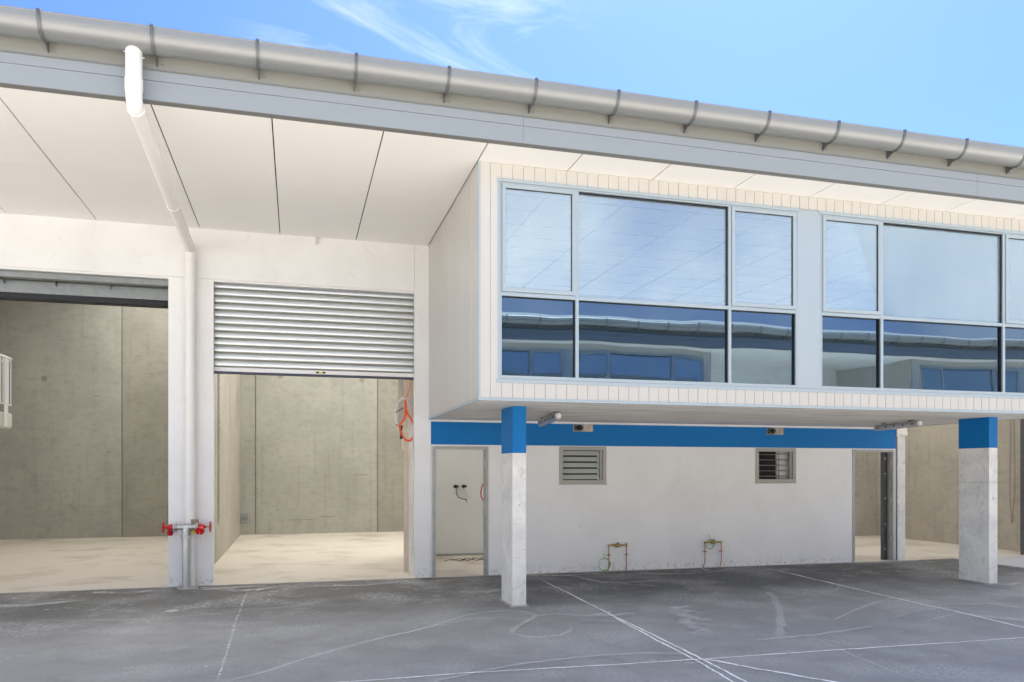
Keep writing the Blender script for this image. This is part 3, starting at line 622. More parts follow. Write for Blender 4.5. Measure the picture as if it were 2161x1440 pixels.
# amenities rooms
q = MB(); q.box(1.775, 2.03, YW + TH + .002, 12.86, 0, 2.6); q.build('blade_wall', 'column', wh)
q = MB(); q.box(1.70, 1.776, 12.862, 12.90, 0, 3.4); q.box(1.776, 2.03, 12.862, 13.33, 0, 3.6); q.build('timber_lining', 'timber', wh)
q = MB(); q.box(2.03, 2.10, YW + .13, 15.2, 0, 2.52); q.box(2.03, 6.35, 15.2, 15.28, 0, 2.52); q.box(3.95, 4.02, YW + .125, 15.2, 0, 2.52)
q.box(6.30, 6.45, YW + .125, 15.2, 0, 2.52); q.box(8.95, 9.02, YW + .125, 15.2, 0, 2.52); q.box(6.45, 9.02, 15.2, 15.28, 0, 2.52)
q.build('amenities_partition', 'plaster', wh)
q = MB(); q.box(2.03, 10.8, YW + .125, 13.6, 2.525, 2.74); q.build('amenities_ceiling', 'under', wh)  # stops short so the added roof strips can brighten the door room
q = MB(); q.box(2.10, 3.95, 15.13, 15.2, .049, .085); q.build('skirting_strip', 'dframe', wh)
# office shell upstairs
make_box(wh, BX0, BX1, (2.235, 10.45))
q = MB()
q.box(2.025, 2.07, YB + .12, 13.6, 2.75, 5.2); q.box(10.72, 10.77, YB + .12, 13.6, 2.75, 5.2);
q.box(2.03, 10.77, YB + .032, YB + .11, 5.05, 5.22)
q.build('office_partition', 'office', wh)
q = MB(); q.box(2.0, 10.78, YB + .05, 13.6, 2.742, 2.76); q.build('office_floor', 'carpet', wh)
q = MB(); q.box(2.03, 10.76, YB + .11, 14.3, 5.05, 5.07); q.build('office_ceiling', 'tile', wh)
q = MB()
for k in range(9):
    x = 2.93 + 1.03 * k
    if x < 10.7: q.box(x - .018, x + .018, YB + .11, 14.3, 5.044, 5.0495)
y = 9.12
while y < 14.25: q.box(2.07, 10.72, y - .010, y + .010, 5.0445, 5.0492); y += .53
q.build('ceiling_grid', 'tbar', wh)
q = MB(); q.box(2.04, 10.75, YB + .13, YB + .15, 4.955, 5.045); q.build('blind_pelmet', 'cream', wh)
# panel between the windows and windows
q = MB(); q.box(2.200, 10.47, YB - .007, YB + .02, 2.722, 2.768); q.build('window_sill', 'frame', wh, bevel=.003)
for a_, b_ in ((6.172, 6.522), (2.217, 2.245), (10.445, 10.47)): q = MB(); q.box(a_, b_, YB - .003, YB + .03, 2.770, 5.064); q.build('infill_panel', 'frame', wh)
w1 = make_window(wh, 2.247, 3.185, 5.205, 6.170); w1['label'] = 'three-light window nearest the corner of the office box'
w2 = make_window(wh, 6.526, 7.466, 9.490, 10.443); w2['label'] = 'right-hand three-light window of the office box'

# roller shutter, part lowered
def shutter_curtain(mb, x0, x1, zb, zt, y):
    z = zt; first = True; pitch = .1045
    pr = []; mi = []
    while z > zb + .02:
        top = z; 
        pr.append((top, y + .004))
        for q, d in ((.10, .010), (.16, .012), (.20, .004), (.24, .012), (.30, .012), (.36, .001)): pr.append((top - pitch * q, y - d + .008))
        for q in range(1, 6): pr.append((top - pitch * (.36 + .64 * q / 6), y + .006 - .007 * math.sin(math.pi * q / 6)))
        z -= pitch
    pr.append((zb, y))
    n = len(pr); base = len(mb.v)
    for X in (x0, x1): mb.v += [Vector((X, yy, zz)) for zz, yy in pr]
    per = 12
    for i in range(n - 1):
        mb.f.append((base + i, base + i + 1, base + n + i + 1, base + n + i)); mb.mi.append(1 if (i % per) < 6 else 0)
q = MB(); shutter_curtain(q, -1.18, 1.785, 3.235, 4.53, 12.30)
sh = q.build('roller_shutter', ['shutter', 'rib'], wh, smooth=False, label='corrugated steel shutter lowered a third of the way down')
q = MB(); q.box(-1.18, 1.785, 12.275, 12.315, 3.185, 3.245); q.build('bottom_rail', 'white_rail', sh, bevel=.004)
q = MB(); q.box(-1.18, 1.785, 12.268, 12.32, 3.150, 3.184); q.build('rubber_seal', 'rail_rubber', sh, bevel=.004)
q = MB(); q.box(.325, .385, 12.269, 12.2745, 3.198, 3.226); q.build('maker_sticker', 'sticker', sh)
for a_, b_ in ((.285, .324), (.386, .425)): q = MB(); q.box(a_, b_, 12.269, 12.2745, 3.200, 3.224); q.build('sticker_tab', 'socket', sh)
for x in (-1.22, 1.78): q = MB(); q.box(x, x + .035, 12.26, 12.33, ZG, 4.6); q.build('guide_rail', 'galvd', wh)
# left bay: fully raised door, galvanised head
q = MB()
q.prism([(12.245, 4.478), (12.25, 4.492), (12.60, 4.492), (12.60, 4.485)], -4.7, -1.79)
q.prism([(12.25, 4.398), (12.25, 4.476), (12.262, 4.476), (12.262, 4.410), (12.34, 4.410), (12.34, 4.398)], -4.7, -1.79)
q.box(-4.7, -1.79, 12.46, 12.475, 4.225, 4.395)
hb = q.build('door_head_channel', 'galvd', wh)
for x in (-3.95, -2.6, -3.3): q = MB(); q.prism([(12.35, 4.395), (12.46, 4.395), (12.46, 4.33)], x, x + .008); q.build('gusset', 'galvd', hb)
q = MB(); shutter_curtain(q, -4.72, -1.80, 4.30, 5.1, 12.66); rs = q.build('roller_shutter', ['shutter', 'rib'], wh, label='fully raised shutter in the left bay')
q = MB(); q.box(-4.72, -1.80, 12.48, 12.70, 4.15, 4.30); q.build('rubber_seal', 'rubber', rs)
q = MB(); q.cyl((-4.72, 13.1, 5.0), (-1.62, 13.1, 5.0), .24, 28); q.build('shutter_drum', 'galvd', rs, smooth=True)
q = MB(); q.cyl((-1.4, 12.75, 4.9), (1.76, 12.75, 4.9), .24, 28); q.build('shutter_drum', 'galvd', sh, smooth=True)
for x in (-4.40, -4.10): q = MB(); q.box(x - .025, x + .025, 21.60, 21.65, 5.93, 6.10); q.cyl((x, 21.6, 5.98), (x, 21.59, 5.98), .012, 8); q.build('wall_clip', 'galv', wh)
# right bay guide
q = MB(); q.box(13.90, 13.963, 12.24, 12.33, ZG, 4.5); q.build('guide_rail', 'steel', wh)

# door frames
def door_frame(d, right_steel):
    x0, x1, zt = d
    f = MB(); wd = .048
    f.box(x0 + .002, x0 + wd, YW - .012, YW + .13, .046, zt - .002); f.box(x1 - wd, x1 - .002, YW - .012, YW + .13, .046, zt - .002)
    f.box(x0 + wd, x1 - wd, YW - .012, YW + .13, zt - wd, zt - .002)
    f.box(x0 + wd, x0 + wd + .012, YW + .04, YW + .10, .046, zt - wd); f.box(x1 - wd - .012, x1 - wd, YW + .04, YW + .10, .046, zt - wd)
    o = f.build('door_frame', 'dframe', wh, bevel=.003)
    for z in (.45, 1.15, 1.85):
        h = MB(); h.cyl((x1 - wd - .006, YW + .02, z - .05), (x1 - wd - .006, YW + .02, z + .05), .009, 10); h.build('hinge', 'galv', o)
    return o
o = door_frame(D1, False); o['label'] = 'grey metal frame of the doorway left of the concrete column'
o = door_frame(D2, True); o['label'] = 'grey metal frame of the doorway at the right end of the blue band'
q = MB(); q.box(10.60, 10.73, YW + .132, YW + .20, ZG, 2.07)
st = q.build('steel_jamb', 'steel', wh)
for z in (.25, .72, 1.2, 1.66, 1.95):
    q = MB(); q.lathe((10.64, YW + .132, z), (0, -1, 0), [(0, .018), (.006, .018), (.008, .010), (.016, .009)], 12); q.build('bolt', 'galv', st)
q = MB(); q.box(10.762, 10.80, YW + .0, YW + .15, ZG, 2.49); q.build('jamb_edge', 'steel', wh)

# louvre windows
def louvre_window(L, open_, label):
    x0, x1, z0, z1 = L
    f = MB(); e = .062; ya, yb = YW - .014, YW + .06
    f.box(x0, x1, ya, yb, z1 - e, z1); f.box(x0, x1, ya, yb, z0, z0 + e); f.box(x0, x0 + e, ya + .001, yb, z0 + e, z1 - e); f.box(x1 - e, x1, ya + .001, yb, z0 + e, z1 - e)
    f.box(x1 - e - .042, x1 - e, ya + .03, yb + .02, z0 + e, z1 - e)
    w = f.build('louvre_window', 'oframe', wh, bevel=.003, label=label)
    s = MB(); s.box(x0 - .006, x1 + .006, ya - .012, ya + .01, z0 - .012, z0 + .002); s.build('sill', 'oframe', w)
    q = MB(); xx = x1 - e - .045; q.box(x0 + e, x0 + e + (xx - x0 - e) * (1.0 if not open_ else .68), YW + .125, YW + .135, z0 + .02, z1 - .02); q.build('dark_room_sheet', 'black', w)  # black sheet standing for the unlit room behind the blades
    if open_:
        q = MB(); q.box(x0 + e + (xx - x0 - e) * .68, x1, YW + .13, YW + .14, z0 + .02, z1 - .02); q.build('reveal_lining', 'office', w)
        q = MB(); q.box(x0 + e + (xx - x0 - e) * .66, x0 + e + (xx - x0 - e) * .70, YW + .115, YW + .124, z0 + .02, z1 - .02); q.box(x0 + e + (xx - x0 - e) * .74, x0 + e + (xx - x0 - e) * .77, YW + .115, YW + .124, z0 + .02, z1 - .02); q.build('inner_stile', 'oframe', w)
    n = 5; za, zc = z0 + e, z1 - e; st_ = (zc - za) / n
    for k in range(n):
        c = za + st_ * (k + .5); q = MB(); ang = R(-58 if not open_ else -6); hw = .040 if not open_ else .055
        y_ = YW + .05; dy, dz = math.cos(ang) * hw, math.sin(ang) * hw; xx0, xx1 = x0 + e + .004, x1 - e - .045
        q.prism([(y_ - dy, c - abs(dz)), (y_ - dy + .002, c - abs(dz) + .006), (y_ + dy + .002, c + abs(dz) + .006), (y_ + dy, c + abs(dz))], xx0, xx1)
        q.build('louvre_blade', 'louvre_solid' if not open_ else 'oframe', w)
        q = MB(); q.box(xx1, xx1 + .012, y_ - .03, y_ + .03, c - .016, c + .016); q.build('blade_clip', 'oframe', w)
a = Mat('louvre_blade_glass', (.50, .54, .50), .18, 0, .8); M['louvre_solid'] = a.m
louvre_window(L1, False, 'small louvre window with its blades half closed, beside the concrete column')
louvre_window(L2, True, 'small louvre window with its blades wide open, nearer the right doorway')
q = MB(); q.box(8.28, 8.30, 12.9, 12.95, 1.4, 2.3); q.box(8.40, 8.95, 13.2, 13.24, .05, 2.5); q.build('inner_door_jamb', 'plaster', wh)

# mezzanine landing in the left bay
lz = thing('stair_balustrade', 'white baluster railing at the left edge inside the left bay', 'railing', (-4.6, 13.0, 2.62))
def rail(y0, y1, x):
    q = MB(); q.tube([(x, y0, 3.47), (x, y1, 3.47)], .022, 10); q.build('handrail', 'white_rail', lz, smooth=True)
    q = MB(); q.tube([(x, y0, 2.745), (x, y1, 2.745)], .014, 8); q.build('bottom_rail', 'white_rail', lz, smooth=True)
    n = int((y1 - y0) / .11)
    for k in range(n + 1):
        q = MB(); yy = y0 + (y1 - y0) * k / n; q.tube([(x, yy, 2.75), (x, yy, 3.46)], .008, 8); q.build('baluster', 'white_rail', lz)
rail(12.95, 13.95, -4.335)
q = MB(); q.tube([(-5.6, 13.95, 3.44), (-4.335, 13.95, 3.44)], .012, 8)
for k in range(10): q.tube([(-5.5 + .12 * k, 13.95, 2.75), (-5.5 + .12 * k, 13.95, 3.44)], .008, 8)
q.build('end_panel', 'white_rail', lz)
q = MB(); q.tube([(-4.29, 13.6, 2.40), (-4.29, 13.6, 3.44)], .028, 12); q.build('post', 'white_rail', lz, smooth=True)
q = MB(); q.box(-6.5, -4.325, 12.9, 14.0, 2.38, 2.62); lb = q.build('landing_beam', 'cream', wh, bevel=.03)

# ------------------------------------------------------------------ things on and around the building
def column(x0, x1, y0, y1, zt, zb, zj, label, top_mat='blue'):
    t = thing('concrete_column', label, 'column', ((x0 + x1) / 2, (y0 + y1) / 2, 0), 'concrete columns under the office box')
    z0 = -.05
    q = MB(); q.box(x0, x1, y0, y1, z0, (zj - .003) if zj else zb); s = q.build('shaft', 'column', t, bevel=.008)
    if zj:
        q = MB(); q.box(x0 + .001, x1 - .001, y0 + .001, y1 - .001, zj, zb); q.build('shaft_top', 'column', t, bevel=.006)
    q = MB(); q.box(x0 - .001, x1 + .001, y0 - .001, y1 + .001, zb + .0005, zt); q.build('painted_band', top_mat, t, bevel=.007)
    q = MB(); n = 26; pts = []
    for k in range(n):
        a_ = 2 * math.pi * k / n; c, s_ = math.cos(a_), math.sin(a_)
        m_ = max(abs(c) / ((x1 - x0) / 2 + .035), abs(s_) / ((y1 - y0) / 2 + .035)); r_ = 1 / m_ * random.uniform(.95, 1.07)
        pts.append(((x0 + x1) / 2 + c * r_, (y0 + y1) / 2 + s_ * r_))
    q.prism(pts, gz(y0) - .02, gz((y0 + y1) / 2) + .008, 'z'); q.build('grout_pad', 'grout', t)
column(2.605, 2.787, 9.44, 9.985, 2.524, 1.938, None, 'pale concrete column with blue painted top standing left of the small louvre windows')
column(10.030, 10.190, 9.42, 9.985, 2.524, 2.062, 1.545, 'wide-faced grey concrete column with dark blue top at the far right')
t = thing('concrete_post', 'unpainted pale concrete post beside the right doorway, splashed with white mortar on top', 'column', (10.9, 12.3, 0))
q = MB(); q.box(10.803, 10.978, YW - .004, YW + .30, 0, 2.42); q.build('shaft', 'column', t, bevel=.006)
q = MB()
pts = [(10.803 - .03 + .235 * k / 7, 2.405 - random.uniform(0, .05)) for k in range(8)]
q.prism([(p[0], p[1]) for p in pts] + [(10.99, 2.522), (10.77, 2.522)], YW - .03, YW + .30, 'y'); q.build('mortar_cap', 'cream', t, bevel=.004)

# downpipe
dp = thing('downpipe', 'white round downpipe dropping from the gutter, under the soffit and down the wall pier', 'downpipe', (-1.47, 12.05, 0))
r = .073
def bend(a, b, c, rad, n=8):
    a, b, c = map(Vector, (a, b, c)); u = (a - b).normalized(); v = (c - b).normalized(); out = []
    p0 = b + u * rad; p1 = b + v * rad
    for i in range(n + 1):
        t_ = i / n; out.append(p0 * (1 - t_) ** 2 + 2 * b * t_ * (1 - t_) + p1 * t_ ** 2)
    return out
A = (-1.462, 7.955, 5.665); B = (-1.462, 7.955, 5.13); C_ = (-1.475, 12.06, 4.90); D_ = (-1.478, 12.06, .05)
q = MB(); q.tube([A] + bend(A, B, C_, .13), r, 28); q.build('gutter_outlet', 'pvc', dp, smooth=True)
b0 = Vector(B) + (Vector(C_) - Vector(B)).normalized() * .12
q = MB(); q.tube([b0, Vector(B).lerp(Vector(C_), .5)], r - .002, 28); q.tube([Vector(B).lerp(Vector(C_), .5)] + bend(B, C_, D_, .07), r - .002, 28); q.build('sloping_pipe', 'pvc', dp, smooth=True)
q = MB(); q.tube([Vector(C_) - Vector((0, 0, .07)), D_], r, 28); q.build('vertical_pipe', 'pvc', dp, smooth=True)
for p0, p1 in ((Vector((-1.462, 7.955, 5.36)), Vector((-1.462, 7.955, 5.25))), (b0 - (Vector(C_) - Vector(B)).normalized() * .02, b0 + (Vector(C_) - Vector(B)).normalized() * .015),
               (Vector(B).lerp(Vector(C_), .60), Vector(B).lerp(Vector(C_), .61)), (Vector((-1.476, 12.06, 4.86)), Vector((-1.476, 12.06, 4.74)))):
    q = MB(); q.tube([p0, p1], r + .0055, 28); q.build('coupling', 'pvc', dp, smooth=True)
q = MB(); q.tube([Vector(A) + Vector((-.075, 0, -.06)), Vector(A) + Vector((-.088, 0, -.06))], .006, 8); q.tube([Vector(A) + Vector((.075, 0, -.10)), Vector(A) + Vector((.09, 0, -.10))], .006, 8); q.build('rivet', 'pvc', dp)
q = MB(); q.box(-1.455, -1.35, 11.978, 11.986, .92, 1.02); q.build('tape_patch', 'brown', dp)

# hydrant standpipe
hy = thing('fire_hydrant_standpipe', 'galvanised standpipe with two red hydrant valves in front of the downpipe', 'hydrant', (-1.50, 11.93, 0))
hx, hyy, hz = -1.515, 11.92, .915
q = MB(); q.tube([(hx, hyy, .03), (hx, hyy, .80)], .052, 24); q.build('riser', 'galv', hy, smooth=True)
q = MB(); q.lathe((hx, hyy, .755), (0, 0, 1), [(0, .060), (.006, .066), (.045, .066), (.052, .060), (.06, .052), (.10, .050)], 24)
q.tube([(hx - .155, hyy, hz), (hx - .09, hyy, hz), (hx, hyy, hz), (hx + .09, hyy, hz), (hx + .155, hyy, hz)], [.046, .040, .050, .040, .046], 20)
q.lathe((hx, hyy, .83), (0, 0, 1), [(0, .050), (.03, .054), (.08, .052), (.12, .030)], 20)
q.build('tee', 'galv', hy, smooth=True)
for s_ in (-1, 1):
    q = MB(); q.lathe((hx + s_ * .115, hyy, hz), (s_, 0, 0), [(0, .046), (.004, .060), (.02, .062), (.024, .052), (.03, .062), (.048, .060), (.052, .046)], 20); q.build('union_nut', 'galv', hy, smooth=True)
    out = Vector((-.02 * s_, -1, -.55)).normalized() if s_ > 0 else Vector((-.25, -.2, -1)).normalized()
    q = MB(); c = Vector((hx + s_ * .205, hyy, hz))
    q.lathe((hx + s_ * .165, hyy, hz), (s_, 0, 0), [(0, .044), (.01, .048), (.05, .044), (.07, .036), (.08, .028), (.09, .022), (.105, .020)], 18)
    vb = q.build('valve', 'red', hy, smooth=True)
    q = MB()
    if s_ > 0:
        d_ = Vector((-.1, -.86, -.5)); q.lathe(c, d_, [(0, .030), (.06, .034), (.065, .044), (.075, .050)], 20); q.build('outlet', 'red', vb, smooth=True)
        q = MB(); q.lathe(c + d_.normalized() * .075, d_, [(0, .056), (.010, .062), (.035, .062), (.042, .055), (.045, .02)], 26); q.build('cap', 'redcap', vb, smooth=True)
        q = MB(); q.tube([c + d_.normalized() * .12, c + Vector((-.005, -.13, -.12)), c + Vector((.0, -.12, -.18)), c + Vector((.012, -.10, -.16))], .0025, 6); q.build('cap_chain', 'whitecable', vb)
    else:
        q.lathe(c, Vector((-.1, .55, -.8)), [(0, .030), (.07, .034), (.09, .044), (.12, .044)], 20); q.build('outlet', 'red', vb, smooth=True)
    q = MB(); q.tube([(hx + s_ * .26, hyy, hz), (hx + s_ * (.345 if s_ > 0 else .30), hyy, hz)], .009, 8); q.build('spindle', 'brass' if s_ > 0 else 'red', vb)
    q = MB(); cx = hx + s_ * (.325 if s_ > 0 else .295); ring = [(cx, hyy + .055 * math.cos(2 * math.pi * k / 24), hz + .07 * math.sin(2 * math.pi * k / 24)) for k in range(24)]
    q.tube(ring, .010, 8, closed=True)
    for k in range(3):
        a_ = 2 * math.pi * k / 3 + .3; q.tube([(cx, hyy, hz), (cx, hyy + .055 * math.cos(a_), hz + .07 * math.sin(a_))], .006, 6)
    q.lathe((cx - .012, hyy, hz), (1, 0, 0), [(0, .018), (.024, .018)], 10)
    q.build('handwheel', 'red', vb, smooth=True)
q = MB(); q.tube([(hx - .12, hyy, hz - .05), (hx - .12, hyy - .01, hz - .075), (hx - .145, hyy - .01, hz - .085), (hx - .165, hyy - .01, hz - .06)], .006, 8); q.build('hook', 'galv', hy)
q = MB(); q.box(hx + .07, hx + .15, hyy + .03, hyy + .034, hz - .10, hz - .03); q.build('tag', 'sticker', hy)
q = MB(); pts = [((.10 + random.uniform(-.015, .015)) * math.cos(2 * math.pi * k / 18) * 1.35 + hx + .02, (.10) * math.sin(2 * math.pi * k / 18) + hyy + .03) for k in range(18)]
q.prism(pts, .02, .062, 'z'); q.build('grout_collar', 'grout', hy, bevel=.01)

# batten lights under the box
def batten(x0, y0, x1, y1, label, g):
    t = thing('batten_light', label, 'light fitting', (x0, y0, 2.523), g)
    d = Vector((x1 - x0, y1 - y0, 0)); Ln = d.length; d.normalize(); n = Vector((d.y, -d.x, 0))
    def bx(mb, a, b, w0, w1, z0, z1, z2=None):
        vs = []
        for s_ in (a, b):
            p = Vector((x0, y0, 0)) + d * s_
            for w_, z_ in ((-w0, z1), (w0, z1), (w1, z0), (-w1, z0)): q_ = p + n * w_; vs.append((q_.x, q_.y, z_))
        mb.add(vs, [(0, 1, 2, 3), (4, 7, 6, 5), (0, 4, 5, 1), (1, 5, 6, 2), (2, 6, 7, 3), (3, 7, 4, 0)])
    q = MB(); bx(q, .02, Ln - .02, .040, .055, 2.462, 2.502); b = q.build('body', 'batten', t, bevel=.006)
    q = MB(); bx(q, .0, Ln, .052, .032, 2.405, 2.461); q.build('diffuser', 'diff', t, bevel=.012)
    for s_ in (.25, Ln - .25):
        q = MB(); bx(q, s_ - .03, s_ + .03, .03, .03, 2.502, 2.5228); q.build('mounting_clip', 'galvd', t)
    for k in range(5):
        for s_ in (-1, 1):
            q = MB(); p = Vector((x0, y0, 2.45)) + d * (Ln * (.1 + .2 * k)) + n * s_ * .056
            q.add([(p.x + d.x * a_ + n.x * b_, p.y + d.y * a_ + n.y * b_, p.z + c_) for a_ in (-.012, .012) for b_ in (-.004, .004) for c_ in (-.02, .02)], [(0, 1, 3, 2), (4, 6, 7, 5), (0, 4, 5, 1), (2, 3, 7, 6), (0, 2, 6, 4), (1, 5, 7, 3)]); q.build('latch', 'steel', b)
    e = Vector((x0, y0, 2.462)) - d * .0
    q = MB(); q.lathe(e, -d, [(-.03, .036), (.0, .036), (.01, .030), (.018, .018), (.040, .016)], 16); q.build('cable_gland', 'white_rail', t, smooth=True)
batten(3.40, 9.99, 3.69, 11.70, 'slim grey batten light on the slab underside near the left column', 'batten lights under the office box')
batten(9.36, 10.05, 9.64, 11.33, 'slim grey batten light on the slab underside near the right column', 'batten lights under the office box')

# exhaust duct outlets in the blue band
for V, lab in ((V1, 'open metal duct outlet in the blue band above the closed louvre window'), (V2, 'open metal duct outlet in the blue band above the open louvre window')):
    x0, x1, z0, z1 = V
    t = thing('duct_outlet', lab, 'duct outlet', ((x0 + x1) / 2, YW, z0), 'duct outlets in the blue band')
    q = MB(); q.box(x0 + .002, x1 - .002, YW + .05, YW + .055, z0 + .002, z1 - .002); q.box(x0 - .004, x1 + .004, YW - .008, YW + .05, z0 - .004, z0 + .002)
    q.box(x0 - .004, x0 + .004, YW - .008, YW + .05, z0 + .002, z1); q.box(x1 - .004, x1 + .004, YW - .008, YW + .05, z0 + .002, z1)
    q.box(x0 + .15, x1 - .004, YW - .004, YW - .001, z0 + .003, z1)
    q.build('casing', 'brass_dull', t)
    q = MB(); cxx = x0 + .105; pts = [(cxx + .072 * math.cos(2 * math.pi * k / 24), (z0 + z1) / 2 + .003 + .050 * math.sin(2 * math.pi * k / 24)) for k in range(24)]
    q.prism(pts, YW - .006, YW + .045, 'y'); q.build('opening', 'black', t)
    q = MB(); q.tube([(p[0], YW - .007, p[1]) for p in pts], .005, 6, closed=True); q.tube([(cxx + .03, YW - .008, z0 + .03), (cxx + .045, YW - .012, z0 + .05), (cxx + .04, YW - .008, z0 + .08)], .003, 6); q.build('collar_ring', 'galvd', t)

# copper water connections
def water_set(x0, x1, zt, kink, coil, label):
    y = YW - .06
    t = thing('water_connection', label, 'copper pipe', ((x0 + x1) / 2, y, ZG), 'copper water connections')
    for x in (x0, x1):
        k_ = -.035 if kink else (-.02 if x == x0 else 0)
        q = MB(); q.tube([(x + k_, y - .01, .03), (x + k_ * .8, y - .005, .08), (x, y, .15), (x, y, zt - .02), (x, y, zt)], .0085, 12); q.build('riser', 'copper', t, smooth=True)
        q = MB(); q.box(x - .028, x + .028, y - .006, y + .0, zt - .165, zt - .150); q.tube([(x, y - .001, zt - .17), (x, y - .001, zt - .145)], .014, 12)
        for s_ in (-.022, .022): q.tube([(x + s_, y, zt - .157), (x + s_, YW + .001, zt - .157)], .004, 6)
        q.build('pipe_clip', 'copper', t)
        q = MB(); q.lathe((x, y, zt - .03), (0, 0, 1), [(0, .012), (.01, .016), (.03, .016), (.04, .012)], 12); q.lathe((x - .016, y, zt + .003), (1, 0, 0), [(0, .011), (.004, .015), (.028, .015), (.032, .011)], 12); q.build('elbow', 'brass', t, smooth=True)
    m_ = (x0 + x1) / 2; L_ = x1 - x0
    q = MB(); q.lathe((x0, y, zt + .003), (1, 0, 0), [(0, .010), (.05, .010), (.055, .016), (.08, .016), (.085, .012), (.105, .014), (.11, .026), (.125, .030), (.15, .036), (.175, .036), (.185, .026), (.21, .020), (.23, .016), (.235, .012), (.26, .015), (.28, .015), (.285, .010), (L_, .010)], 16)
    q.lathe((m_ + .0, y, zt), (0, -.5, 1), [(0, .022), (.03, .022), (.036, .028), (.048, .026), (.05, .012)], 8)
    q.build('valve', 'brass', t, smooth=True)
    if not kink:
        q = MB(); q.tube([(x1, y, zt), (x1, y, zt + .035)], .008, 8); q.tube([(x1 - .03, y, zt + .036), (x1 + .028, y, zt + .030)], .005, 8); q.build('tap_lever', 'brass', t)
    cx, cz, rr = coil; q = MB()
    for j in range(3):
        ring = [(cx + (rr + .004 * j + .004 * math.sin(3 * 2 * math.pi * k / 30 + j)) * math.cos(2 * math.pi * k / 30), y - .016 - .006 * j, cz + (rr + .004 * j) * math.sin(2 * math.pi * k / 30)) for k in range(30)]
        q.tube(ring, .0035, 6, closed=True)
    q.tube([(cx, y - .02, cz + rr), (cx + .012, y - .01, cz + rr + .06), (cx + .01, YW, cz + rr + .09)], .0035, 6)
    q.build('earth_wire', 'green', t, smooth=True)
water_set(5.000, 5.315, .475, False, (4.91, .165, .098), 'copper water connection with a green earth wire coil hanging low at its left leg')
water_set(6.775, 7.090, .485, True, (6.855, .455, .075), 'copper water connection with green wire looped over its top valve, legs kinked at the foot')

# chains
def chain(name, pts_list, label, mat, r=.016, link=.042):
    q = MB(); 
    for pts in pts_list:
        P = [Vector(p) for p in pts]
        for a_, b_ in zip(P[:-1], P[1:]):
            n = max(1, int((b_ - a_).length / link))
            for k in range(n):
                c = a_.lerp(b_, (k + .5) / n); u = Vector((1, 0, 0)) if k % 2 else Vector((0, 1, 0)); ax = (b_ - a_).normalized()
                ring = [c + ax * (link * .62 * math.cos(2 * math.pi * j / 8)) + u * (r * .62 * math.sin(2 * math.pi * j / 8)) for j in range(8)]
                q.tube(ring, .0028, 4, closed=True)
    o = q.build(name, mat); return tag(o, label, 'chain', 'hand chains of the roller doors')
chain('door_chain', [[(-1.133, 12.42, 3.5), (-1.133, 12.42, .95), (-1.128, 12.45, .90), (-1.122, 12.47, .95), (-1.122, 12.47, 3.5)]], 'thin hand chain hanging at the left edge of the part lowered shutter', 'galvd', .012, .05)
chain('door_chain', [[(-1.815, 12.40, 1.25), (-1.815, 12.40, .90)], [(-1.800, 12.44, 1.25), (-1.800, 12.44, .90)]], 'short blue chain at the edge of the pier behind the left hydrant wheel', 'navy', .022, .05)
chain('door_chain', [[(14.31, 12.9, 4.5), (14.27, 12.9, 1.2), (14.33, 12.9, .62), (14.40, 12.9, 1.3), (14.36, 12.9, 4.5)]], 'long rusty hand chain hanging behind the right-hand column', 'rust', .02, .05)

# cable coils in the door corner
t = thing('cable_coil', 'loose white cable coil tied up beside the orange one in the door corner', 'cable', (1.66, 12.8, 2.6))
q = MB()
for j in range(7):
    ph = random.uniform(0, 6); rx, rz_ = .125 + .008 * random.uniform(-1, 1), .27 + .012 * random.uniform(-1, 1)
    cx, cz = 1.640 + random.uniform(-.008, .008), 2.60 + random.uniform(-.01, .01)
    q.tube([(cx + rx * math.cos(2 * math.pi * k / 32), 12.50 + .02 * math.sin(ph + 4 * math.pi * k / 32) - .004 * j, cz + rz_ * math.sin(2 * math.pi * k / 32)) for k in range(32)], .006, 6, closed=True)
q.build('loops', 'whitecable', t, smooth=True)
q = MB()
for a_, b_ in (((1.515, 12.46, 2.64), (1.64, 12.48, 2.72)), ((1.525, 12.46, 2.45), (1.57, 12.48, 2.40))): q.tube([a_, b_], .009, 6)
q.build('cable_tie', 'socket', t)
t = thing('cable_coil', 'bright orange cable coil hanging in the door corner on a single strand', 'cable', (1.74, 12.6, 2.5))
q = MB()
base = [(1.665, 2.83), (1.675, 2.70), (1.705, 2.62), (1.765, 2.52), (1.80, 2.40), (1.79, 2.27), (1.73, 2.20), (1.66, 2.22), (1.605, 2.30), (1.575, 2.42), (1.60, 2.48), (1.65, 2.54), (1.665, 2.64)]
for j in range(8):
    o1, o2 = random.uniform(-.010, .010), random.uniform(-.012, .012); P = [Vector((x + o1 + random.uniform(-.004, .004), 12.40 + .006 * j, z + o2)) for x, z in base]; Q = []
    for i in range(len(P)):
        p0, p1, p2, p3 = P[i - 1], P[i], P[(i + 1) % len(P)], P[(i + 2) % len(P)]
        for k in range(4):
            u = k / 4; Q.append(.5 * ((2 * p1) + (p2 - p0) * u + (2 * p0 - 5 * p1 + 4 * p2 - p3) * u * u + (3 * p1 - p0 - 3 * p2 + p3) * u ** 3))
    q.tube(Q, .0095, 6, closed=True)
q.build('loops', 'orange', t, smooth=True)
q = MB(); q.tube([(1.76, 12.42, 3.5), (1.765, 12.42, 3.22), (1.745, 12.42, 3.05), (1.705, 12.42, 2.94), (1.67, 12.42, 2.86), (1.665, 12.42, 2.78)], .005, 6); q.build('hanging_strand', 'orange', t, smooth=True)
t = thing('switchboard_tray', 'galvanised cable tray and open box hanging behind the cable coils', 'cable tray', (1.7, 13.4, 2.1))
